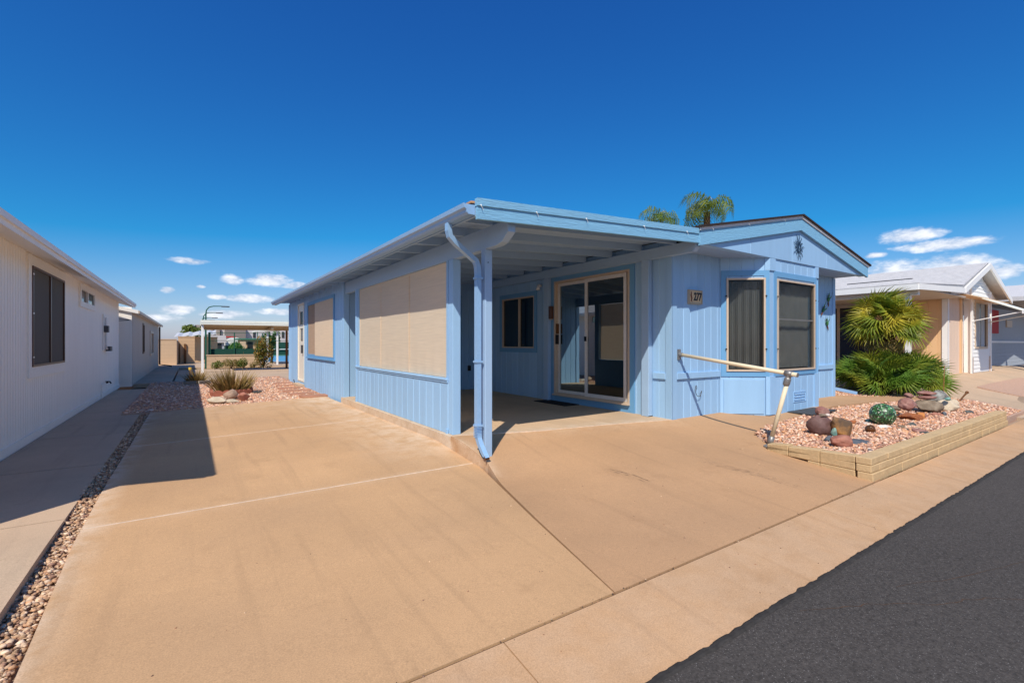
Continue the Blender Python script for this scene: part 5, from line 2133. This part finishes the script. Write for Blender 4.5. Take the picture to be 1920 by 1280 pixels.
# small slider
g = MB()
frL.frame(g, sl(11.52), sl(13.2), 1.72, 2.14, .10, -.006, .03)
swn = g.build('small_window', 'white_trim', wh)
g = MB()
frL.frame(g, sl(11.62), sl(13.10), 1.80, 2.07, .025, -.02, .026)
frL.box(g, sl(12.33), sl(12.39), 1.82, 2.05, -.02, .022)
g.build('window_frame', 'white', swn)
frL.one('pane', 'pane_dark', swn, sl(11.64), sl(12.33), 1.82, 2.05, -.015, -.01)
frL.one('pane', 'glass', swn, sl(12.39), sl(13.08), 1.82, 2.05, .0, .004)
box('room_shade', 'bluegrey', swn, XL - .25, XL - .23, 11.6, 13.1, 1.7, 2.1)
# utility panel, conduit, faucet
g = MB()
frL.box(g, sl(14.25), sl(14.85), .88, 1.72, .0, .03)
ut = g.build('utility_panel', 'white_trim', wh)
frL.one('junction_box', 'steel_d', ut, sl(14.26), sl(14.44), 1.30, 1.45, .03, .11)
g = MB()
g.tube([frL.pt(sl(14.35), 1.64, .06), frL.pt(sl(14.35), 1.0, .06), frL.pt(sl(14.42), .92, .06), frL.pt(sl(14.62), .91, .06)], .02, 8)
g.build('conduit', 'alu', ut)
frL.one('meter_box', 'steel_d', ut, sl(14.55), sl(14.85), .86, .97, .03, .12)
g = MB()
g.tube([(XL + .03, 13.95, -.2), (XL + .03, 13.95, .12), (XL + .05, 13.98, .16), (XL + .12, 13.98, .17)], .014, 8)
fc = g.build('faucet', 'white_trim', wh)
g = MB()
g.tube([(XL + .12, 13.98, .19), (XL + .12, 13.98, .14)], .02, 8)
g.tube([(XL + .09, 13.98, .175), (XL + .17, 13.98, .175), (XL + .19, 13.98, .13)], .014, 8)
g.build('valve', 'dark', fc)

# ---- second house behind it
bh = thing('beige_house', 'beige house with two narrow windows behind the white house', 'house', (-4, 25, -.2))
X2 = -1.46
fr2 = Fr((X2, 18.1), (X2, 31.9), (1, 0))
s2 = lambda y: y - 18.1
op2 = [(s2(21.72), s2(22.35), .66, 1.78), (s2(25.4), s2(27.6), .50, 1.58)]
bk = MB()
for r_ in rects(0, fr2.len, -.25, 1.98, op2):
    fr2.box(bk, *r_, -.1, 0)
sw_ = bk.build('side_wall', 'beige_sid', bh)
g = MB()
s = .02
while s < 13.7:
    for (p, q, u, v) in rects(s, s + .29, -.24, 1.97, op2):
        fr2.box(g, p, q, u, v, .0, .006)
    s += .3
rb = g.build('siding_ribs', 'beige_sid', sw_)
rb['kind'] = 'stuff'
box('end_wall', 'white_sid', bh, -6, X2 - .002, 18.02, 18.095, -.25, 2.12)
g = MB()
g.prism([(-1.30, 1.93), (-3.6, 2.45), (-6, 1.93), (-6, 2.03), (-3.6, 2.55), (-1.30, 2.03)], f, 17.95, 32.2)
r2_ = g.build('roof', 'white_trim', bh)
g = MB()
g.prism([(-1.302, 1.925), (-1.27, 1.94), (-1.27, 2.02), (-1.302, 2.02)], f, 17.95, 32.2)
g.build('gutter', 'beige', r2_)
g = MB()
fr2.frame(g, s2(21.72), s2(22.35), .66, 1.78, .06, -.06, .03)
w_ = g.build('narrow_window', 'brown', bh)
fr2.one('pane', 'pane_dark', w_, s2(21.75), s2(22.32), .69, 1.75, -.05, -.04)
g = MB()
fr2.frame(g, s2(25.4), s2(27.6), .50, 1.58, .1, -.06, .03)
w_ = g.build('wide_window', 'beige', bh)
fr2.one('pane', 'beige', w_, s2(25.5), s2(27.5), .6, 1.5, -.05, -.04)
g = MB()
g.tube([(X2 + .06, 31.8, 1.93), (X2 + .06, 31.8, -.1), (X2 + .6, 31.7, -.2)], .04, 8)
g.build('downspout', 'brown', bh)
g = MB()
g.tube([(-1.9, 18.0, 1.78), (-1.5, 17.7, 1.73)], .008, 5)
g.tube([(-1.95, 18.0, 1.70), (-1.46, 17.7, 1.72)], .008, 5)
g.build('overhead_cable', 'dark', bh)

# ================================================================== background, left
def blockwall(name, label, x0, x1, y0, y1, z0, z1, m='tan_wall', nb=None):
    t = thing(name, label, 'wall', ((x0 + x1) / 2, y0, z0))
    bkk = box('core', m, t, x0 + .01, x1 - .01, y0 + .012, y1, z0, z1)
    z = z0
    r = 0
    while z < z1 - .02:
        zt_ = min(z + .2, z1)
        box('block_course', m, t, x0, x1, y0, y0 + .01, z + .006, zt_ - .002)
        z = zt_
        r += 1
    box('cap', m, t, x0 - .02, x1 + .02, y0 - .02, y1 + .02, z1, z1 + .05)
    return t


blockwall('block_wall', 'tan block wall ending beside the beige house', -3.2, -.70, 34.4, 34.6, -.25, 1.24, 'tan_wall2')
blockwall('block_wall', 'tan block wall with a narrow brown gate behind', -.66, .20, 36, 36.2, -.25, 1.42, 'tan_wall')
box('gate', 'tan_dark', None, -.36, -.24, 35.9, 35.98, -.22, 1.0)
tag(bpy.context.scene.objects['gate'], 'narrow dark brown gate in the tan block wall', 'gate')
box('side_gate', 'tan_dark', None, -.60, -.56, 35.9, 35.98, -.22, 1.0)
tag(bpy.context.scene.objects['side_gate'], 'very narrow dark gate edge left of the brown gate', 'gate')
blockwall('block_wall', 'farthest tan block wall beside the carport post', .20, 1.5, 38, 38.2, -.25, 1.42, 'tan_wall')
box('wall_pillar', 'tan_wall2', None, -.74, -.66, 34.66, 36, -.25, 1.2)
tag(bpy.context.scene.objects['wall_pillar'], 'side wall joining the two tan block walls', 'wall')
g = MB()
rr_ = []
for i in range(13):
    rr_.append((-.9 + i * .19, 1.45 + .05 * math.sin(i * 2.1) + .02 * i))
vs = [(x, 37.0, z) for x, z in rr_] + [(x + .1, 40.5, z + .3) for x, z in rr_] + [(x, 37.0, z - .04) for x, z in rr_] + [(x + .1, 40.5, z + .26) for x, z in rr_]
fs = []
for i in range(12):
    fs += [(i, i + 1, 14 + i, 13 + i), (26 + i, 27 + i, 40 + i, 39 + i), (i, i + 1, 27 + i, 26 + i)]
g.add(vs, fs)
tag(g.build('metal_shed_roof', 'alu'), 'bent corrugated metal roof above the tan block walls', 'roof')

lwl = blockwall('low_wall', 'low sandy stucco wall below the green court fence', .66, 3.05, 28.5, 28.7, -.25, .40, 'tan_wall2')

# carport canopy
cp = thing('carport', 'white metal carport canopy with cream fascia behind the yard', 'carport', (2.5, 24, -.2))
g = MB()
for i in range(3):
    g.box(.33, 6.3, 23.60 - .008 * (i % 2), 23.66, 1.835 + i * .062, 1.835 + i * .062 + .056)
g.box(.33, 6.3, 23.64, 23.68, 1.83, 2.02)
g.build('fascia', 'cream_metal', cp)
g = MB()
g.prism([(23.69, 1.87), (25.4, 1.76), (25.4, 1.86), (23.69, 1.99)], lambda u, v, a: (a, u, v), .36, 6.3)
g.build('roof', 'beige_metal', cp)
box('side_fascia', 'cream_metal', cp, .33, .358, 23.69, 25.4, 1.80, 2.01)
box('rear_beam', 'beige_metal', cp, .36, 6.3, 25.405, 25.48, 1.66, 1.86)
box('inner_beam', 'beige_metal', cp, 3.0, 3.1, 23.7, 25.4, 1.66, 1.755)
for (x, y, m_) in ((.40, 23.75, 'white'), (3.90, 25.44, 'tan_dark')):
    MB().box(x - .045, x + .045, y - .045, y + .045, -.22, 1.655 if y > 25 else 1.83).build('post', m_, cp)
c2 = thing('rear_canopy', 'second pale canopy with sloping edge further behind the carport', 'carport', (5, 33, -.2))
g = MB()
g.prism([(3.2, 1.72), (6.5, 2.0), (6.5, 2.09), (3.2, 1.81)], f, 31.0, 34)
g.build('roof', 'cream_metal', c2)
for x in (3.75, 4.28):
    box('post', 'white', c2, x - .05, x + .05, 31.2, 31.3, -.25, 1.76 + .085 * (x - 3.2))

# court: surface, fence with windscreen
court = box('court', 'court', None, .8, 30, 34, 58, -.45, -.38)
tag(court, 'blue sports court surface behind the carport', 'court', kind='structure')
court2 = box('court_border', 'court_g', None, .6, 40, 58.1, 64, -.44, -.375)
tag(court2, 'green border of the sports court', 'court', kind='structure')
fn = thing('court_fence', 'green chain link court fence with dark windscreen above the low wall', 'fence', (4, 29.6, -.2))
for x in (.78, 1.95, 3.3, 4.55, 5.9, 7.2, 8.5):
    g = MB()
    g.tube([(x, 29.6, -.3), (x, 29.6, 1.62)], .028, 8)
    g.build('fence_post', 'green', fn)
for z in (1.60, 1.18):
    g = MB()
    g.tube([(.75, 29.6, z), (8.6, 29.6, z)], .014, 6)
    g.build('rail', 'green', fn)
box('windscreen', 'green_cloth', fn, .8, 3.05, 29.63, 29.64, -.2, .74)
g = MB()
for z in np.arange(.8, 1.6, .11):
    g.box(.78, 8.5, 29.598, 29.602, z, z + .006)
wire = g.build('chain_link', 'green', fn)
wire['kind'] = 'stuff'
fg = thing('court_gate', 'tall dark green panel gate at the corner of the court', 'gate', (.75, 29.3, -.2))
g = MB()
g.box(.60, .68, 29.30, 29.38, -.3, 2.0)
g.build('gate_post', 'green', fg)
g = MB()
g.box(.76, .86, 29.45, 29.50, .42, 1.62)
g.build('gate_panel', 'green', fg)
f2 = thing('far_court_fence', 'far green windscreen fence with white rails across the court', 'fence', (8, 60, -.4))
for x in np.arange(6.2, 26, 3.):
    g = MB()
    g.tube([(x, 60, -.4), (x, 60, 2.6)], .05, 6)
    g.build('fence_post', 'green', f2)
box('windscreen', 'green_cloth', f2, 6.2, 26, 60.05, 60.08, -.3, 1.15)
box('rail', 'white', f2, 6.0, 26, 59.9, 59.96, .30, .38)

for i in range(4):
    yl = 62 * [1, 1.22, 1.46, 1.62][i]
    xp = 1.36
    t = thing('court_lamp', ['nearest dark green court lamp with the longest arm', 'second court lamp arm in the receding row', 'third court lamp arm in the receding row', 'farthest court lamp arm, lowest in the row'][i], 'lamp', (xp, yl, -.4), 'court lamps in a row')
    g = MB()
    zt_ = 5.15
    g.tube([(xp, yl, -.4), (xp, yl, zt_ - .9), (xp + .06, yl, zt_ - .45), (xp + .3, yl, zt_ - .12), (xp + .7, yl, zt_), (xp + 1.5, yl, zt_ + .03)], [.09, .07, .06, .06, .05, .045], 8)
    g.build('pole', 'green', t)
    g = MB()
    g.box(xp + 1.45, xp + 2.25, yl - .12, yl + .12, zt_ - .06, zt_ + .06)
    g.build('lamp_head', 'steel_d', t)

# school block and buildings beyond
sc_ = thing('school_building', 'large pale and grey flat-roofed building beyond the court', 'building', (10, 121, -.4))
box('wall', 'school_w', sc_, 2.6, 30, 121, 140, -.5, 4.75)
box('brick_block', 'school_g', sc_, 6.1, 10.05, 119.6, 120.9, -.5, 4.6)
box('taupe_bay', 'school_t', sc_, 2.9, 3.9, 120.4, 120.9, -.5, 4.5)
box('taupe_bay', 'school_t', sc_, 4.6, 5.2, 120.4, 120.9, -.5, 4.5)
box('roof_edge', 'school_t', sc_, .65, 1.9, 120, 128, -.5, 4.9)
box('roof_edge', 'steel_d', sc_, .62, .9, 119.9, 119.96, -.5, 4.8)
for x in (3.5, 4.9, 11.6, 14.5, 17.5):
    w_ = box('window', 'steel_d', sc_, x, x + .5, 120.85, 120.98, 2.3, 3.7)
    box('pane', 'pane_dark', w_, x + .05, x + .45, 120.8, 120.84, 2.4, 3.6)
nbh = thing('white_roof_house', 'low house with pale roof seen through the court fence', 'house', (2.3, 70, -.4))
box('wall', 'bluegrey', nbh, 1.9, 3.5, 70, 75, -.4, 1.15)
g = MB()
g.prism([(1.8, 1.12), (3.75, 1.12), (3.65, 2.0), (1.95, 2.0)], f, 69.7, 75)
g.build('roof', 'school_w', nbh)
box('window', 'pane_dark', nbh, 2.2, 3.2, 69.93, 69.98, .2, 1.0)
ph = thing('pavilion', 'small cream pavilion with arched roof and red awning', 'pavilion', (4.5, 75, -.4))
g = MB()
pr_ = [(3.9, .7), (6.1, .7)] + [(6.1 - 2.2 * k / 10, 1.3 + .55 * math.sin(math.pi * k / 10)) for k in range(11)]
g.prism(pr_, f, 75, 80)
g.build('arched_roof', 'cream_metal', ph)
box('awning', 'red', ph, 3.7, 5.4, 79, 82, 1.86, 2.02)
box('wall', 'green_cloth', ph, 4.0, 6.0, 75.2, 80, -.4, .7)
tb = thing('tan_pavilion', 'tan building with teal roof edge behind the court fence', 'building', (6.5, 62, -.4))
box('wall', 'tan_wall', tb, 5.0, 7.6, 66, 70, -.4, 1.45)
box('roof', 'court_g', tb, 4.6, 7.9, 65.6, 70.4, 1.45, 1.62)
box('opening', 'pane_dark', tb, 5.7, 6.3, 65.95, 65.99, -.4, 1.2)
box('sign_board', 'tan_wall2', tb, 4.9, 5.5, 65.4, 65.5, .3, 1.25)
# far band of trees
tr_ = []
for i in range(60):
    tr_.append((-60 + i * 4 + random.uniform(-1, 1), 210 + random.uniform(-10, 10), 1.2, 3.2, 3, 1.9))


def tree(name, label, x, y, z, h, r, m, n, size, group=None):
    t = thing(name, label, 'tree', (x, y, z), group)
    g = MB()
    g.tube([(x, y, z - .05), (x + .1, y, z + h * .4), (x, y, z + h * .7)], [h * .04, h * .03, h * .015], 8)
    for i in range(5):
        a = i * 1.26
        g.tube([(x, y, z + h * .4), (x + r * .6 * math.cos(a), y + r * .6 * math.sin(a), z + h * .75)], [h * .02, h * .006], 5)
    g.build('trunk', 'bark', t)
    bl_ = [(x + r * random.uniform(-.6, .6), y + r * random.uniform(-.6, .6), z + h * random.uniform(.5, .88), r * random.uniform(.3, .5), r * .4, h * random.uniform(.10, .18)) for _ in range(11)]
    leaf_cloud(bl_, n, size, m, 'crown', t)
    return t


tree('tree', 'bushy green tree rising behind the tan block walls', .0, 62, -.4, 3.5, 1.15, 'bush', 1600, .14)
for i, (x, y, h) in enumerate(((22, 160, 5), (33, 150, 4.6))):
    tree('tree', ['distant tree behind the pale school block', 'distant tree right of the school block'][i], x, y, -.4, h, 2.6, 'bush', 500, .35)
bush('round_shrub', 'round clipped green shrub seen through the court fence', 4.25, 61.5, -.4, .95, 1.75, 'hedge', 1500, .09, nb=5)
bush('bush', 'single round green bush in front of the low wall', 1.06, 27.6, -.22, .27, .46, 'bush', 800, .03, 'bushes along the low wall')
bush('bush', 'left dry yellowish bush of the pair by the low wall', 1.68, 27.6, -.22, .40, .52, 'bush_y', 1000, .03, 'bushes along the low wall')
bush('bush', 'right green bush of the pair by the low wall', 2.22, 27.6, -.22, .42, .55, 'bush', 1200, .03, 'bushes along the low wall')
bush('bush', 'sparse pale bush at the right end of the low wall', 2.72, 27.8, -.22, .24, .42, 'bush_y', 260, .03, 'bushes along the low wall')
t = bush('orange_shrub', 'tall leafy shrub with orange tips beside the carport posts', 3.14, 27.65, -.22, .50, 1.75, 'orange_leaf', 2200, .045, nb=11)
tree('tree', 'round dark green tree above the orange shrub', 4.35, 34.5, -.38, 2.2, .62, 'hedge', 1100, .07)

# ================================================================== apricot house on the right
oh = thing('apricot_house', 'apricot house with white trim and grey shingle roof on the right', 'house', (18, 8, .1))
OX, OY = 18.1, 4.16          # front left corner of its walls
gz = rise(OX)
frO = Fr((OX, OY), (OX, 12), (-1, 0))
siding(oh, 'side_wall', frO, 0, 7.8, gz - .2, 2.55, .205, [(1.72, 3.73, gz + .07, 2.32)], 'orange')
frP = Fr((OX, OY), (23.4, OY), (0, -1))
siding(oh, 'front_wall', frP, 0, 1.70, gz - .2, 2.62, .30, [], 'peach')
siding(oh, 'front_wall', frP, 4.0, 5.1, gz - .2, 2.62, .30, [], 'peach')
g = MB()
frP.box(g, -.02, .12, gz - .1, 2.6, 0, .03)
frO.box(g, -.03, .10, gz - .1, 2.6, 0, .03)
g.build('corner_board', 'white', oh)
frP.one('corner_board', 'orange', oh, 1.28, 1.42, gz - .1, 2.6, .001, .03)
# bay: white clapboards
frQ = Fr((OX + 1.70, OY - .18), (OX + 4.0, OY - .18), (0, -1))


def gtop2(s):
    X = OX + 1.70 + s
    return 3.36 - .345 * abs(X - 20.5)


bay_ops = [(.35, 1.85, .88, 2.36)]
g = MB()
for r_ in rects(0, 2.3, gz - .15, 2.6, bay_ops):
    frQ.box(g, *r_, -.17, -.012)
bwall = g.build('bay_wall', 'white', oh)
z = gz - .15
while z < 3.28:
    zt_ = z + .118
    L0, L1 = 0., 2.3
    if z > 2.6:
        hw = (3.36 - zt_) / .345
        L0, L1 = max(0, 20.5 - hw - OX - 1.70), min(2.3, 20.5 + hw - OX - 1.70)
    if L1 - L0 > .1:
        g = MB()
        for (p, q, u, v) in rects(L0, L1, z, zt_, bay_ops):
            g.hexa([frQ.pt(p, u, -.012), frQ.pt(q, u, -.012), frQ.pt(q, u, .014), frQ.pt(p, u, .014), frQ.pt(p, v, -.012), frQ.pt(q, v, -.012), frQ.pt(q, v, -.002), frQ.pt(p, v, -.002)])
        if g.v:
            g.build('clapboard', 'white', bwall)
    z += .12
g = MB()
g.prism([(OX - .3, 2.50), (20.5, 3.36), (23.35, 2.42), (23.35, 2.40), (OX - .3, 2.40)], f, OY - .16, OY - .10)
g.build('gable', 'white', oh)
frQ.one('corner_board', 'white', oh, -.07, .05, gz - .12, 2.75, -.01, .03)
frQ.one('corner_board', 'white', oh, 2.22, 2.34, gz - .12, 2.75, -.01, .03)
frQ.one('foot_trim', 'peach', oh, .0, .10, gz - .05, .62, .015, .03)
frQ.one('foot_trim', 'peach', oh, 2.1, 2.2, gz - .05, .62, .015, .03)
g = MB()
frQ.frame(g, .35, 1.85, .88, 2.36, .05, -.03, .03)
ow = g.build('bay_window', 'beige', oh)
frQ.one('pane', 'pane_dark', ow, .40, 1.80, .93, 2.31, -.02, -.012)
for i in range(2):
    frQ.one('curtain', 'bluegrey', ow, .45 + .7 * i, 1.0 + .6 * i, .95, 2.30, -.011, -.006)
# awning over that window
aw = thing('window_awning', 'striped metal awning propped over the apricot house window', 'awning', (19.7, 3.6, 1.9))
g = MB()
for i in range(12):
    x = 19.72 + i * .165
    g.hexa([(x, OY - .20, 2.50), (x + .155, OY - .20, 2.50), (x + .155, OY - 1.25, 1.98), (x, OY - 1.25, 1.98), (x, OY - .20, 2.53), (x + .155, OY - .20, 2.53), (x + .155, OY - 1.25, 2.01), (x, OY - 1.25, 2.01)])
g.build('slats', 'cream_metal', aw)
box('front_valance', 'white', aw, 19.7, 21.7, OY - 1.29, OY - 1.26, 1.90, 2.01)
g = MB()
for x in (19.78, 21.6):
    g = MB()
    g.tube([(x, OY - 1.24, 1.95), (x, OY - .21, 1.72)], .016, 6)
    g.build('brace', 'white', aw)
# roof
RXo = 20.5
g = MB()
zl = lambda X: 3.54 - .30 * abs(X - RXo)
g.prism([(RXo, 3.50), (17.75, 2.60), (17.75, 2.56), (14.05, 2.40), (14.05, 2.45), (17.75, 2.66), (RXo, 3.55), (23.45, 2.60), (23.45, 2.55)], f, 3.74, 12.5)
orf = g.build('roof', 'shingle_grey', oh)
for i in range(16):       # shingle courses on the visible slope
    a = i / 16
    xa, xb = 17.75 + (RXo - 17.75) * a, 17.75 + (RXo - 17.75) * (a + 1 / 16)
    za, zb_ = 2.662 + (3.552 - 2.662) * a, 2.662 + (3.552 - 2.662) * (a + 1 / 16)
    g = MB()
    g.prism([(xa - .03, za - .006), (xb, zb_), (xb, zb_ + .006), (xa - .03, za + .022)], f, 3.72, 12.5)
    g.build('shingle_course', 'shingle_grey', orf)
for i in range(16):
    a = i / 16
    xa, xb = 14.05 + (17.75 - 14.05) * a, 14.05 + (17.75 - 14.05) * (a + 1 / 16)
    za, zb_ = 2.452 + (2.662 - 2.452) * a, 2.452 + (2.662 - 2.452) * (a + 1 / 16)
    g = MB()
    g.prism([(xa - .02, za - .004), (xb, zb_), (xb, zb_ + .004), (xa - .02, za + .014)], f, 3.72, 12.5)
    g.build('shingle_course', 'shingle_grey', orf)
g = MB()
g.box(19.0, 19.25, 5.2, 7.0, 3.02, 3.12)
g.build('roof_vent', 'steel_d', orf)
# fascias
g = MB()
g.prism([(14.03, 2.30), (17.75, 2.44), (17.75, 2.58), (14.03, 2.44)], f, 3.68, 3.72)
g.build('fascia', 'white', orf)
g = MB()
g.prism([(17.75, 2.44), (RXo, 3.36), (RXo, 3.53), (17.75, 2.60)], f, 3.67, 3.715)
g.build('rake_board', 'white', orf)
g = MB()
g.prism([(RXo, 3.36), (23.45, 2.40), (23.45, 2.57), (RXo, 3.53)], f, 3.67, 3.715)
g.build('rake_board', 'white', orf)
box('eave_fascia', 'white', orf, 14.02, 14.05, 3.72, 12.5, 2.30, 2.44)
box('soffit', 'orange', orf, 17.8, 23.4, 3.72, OY - .17, 2.41, 2.43)
box('porch_beam', 'white', oh, 14.30, 14.42, 3.80, 12, 2.20, 2.32)
box('porch_ceiling', 'beige_sid', orf, 14.06, 18.0, 3.73, 12.4, 2.33, 2.36)
# porch posts, screen room
for y in (3.95, 6.0, 8.5):
    box('post', 'white', oh, 14.30, 14.42, y, y + .1, rise(14.3) - .05, 2.21)
dn = MB()
frO.frame(dn, 1.70, 3.75, gz + .05, 2.34, .12, -.02, .03)
dn = dn.build('patio_door', 'beige_sid', oh)
frO.one('panel_frame', 'beige', dn, 2.72, 2.80, gz + .17, 2.22, -.015, .012)
for a_, b_ in ((1.82, 2.72), (2.80, 3.63)):
    frO.one('pane', 'pane_dark', dn, a_, b_, gz + .17, 2.22, -.012, -.006)
frO.one('header', 'beige_sid', oh, 1.2, 7.7, 2.345, 2.50, .001, .03)

# ---- blue grey house at the right edge
gh = thing('grey_house', 'blue grey house with red shutter at the right edge', 'house', (30, 8, .1))
frZ = Fr((26.0, 4.8), (34, 4.8), (0, -1))
g = MB()
frZ.box(g, 0, 8, 0, 2.5, -.1, -.02)
zw = g.build('front_wall', 'bluegrey', gh)
z = 0.05
while z < 1.05:
    frZ.one('clapboard', 'bluegrey', zw, 0, 8, z, z + .145, -.02, .012)
    z += .15
frZ.one('belt_trim', 'white', gh, 0, 8, 1.06, 1.14, 0, .03)
frZ.one('shutter', 'red', gh, .3, 1.9, 1.45, 2.4, -.018, .03)
frZ.one('house_sign', 'beige', gh, 3.4, 4.4, 1.75, 2.05, -.018, .03)
g = MB()
g.prism([(24.2, 2.55), (29, 3.35), (34.5, 2.55), (34.5, 2.7), (29, 3.5), (24.2, 2.7)], f, 3.0, 14)
zr_ = g.build('roof', 'shingle_grey', gh)
box('fascia', 'white', zr_, 24.2, 34.5, 2.95, 3.0, 2.46, 2.70)
for x in (24.9, 27.9):
    box('post', 'white', gh, x, x + .16, 3.3, 3.46, .05, 2.47)
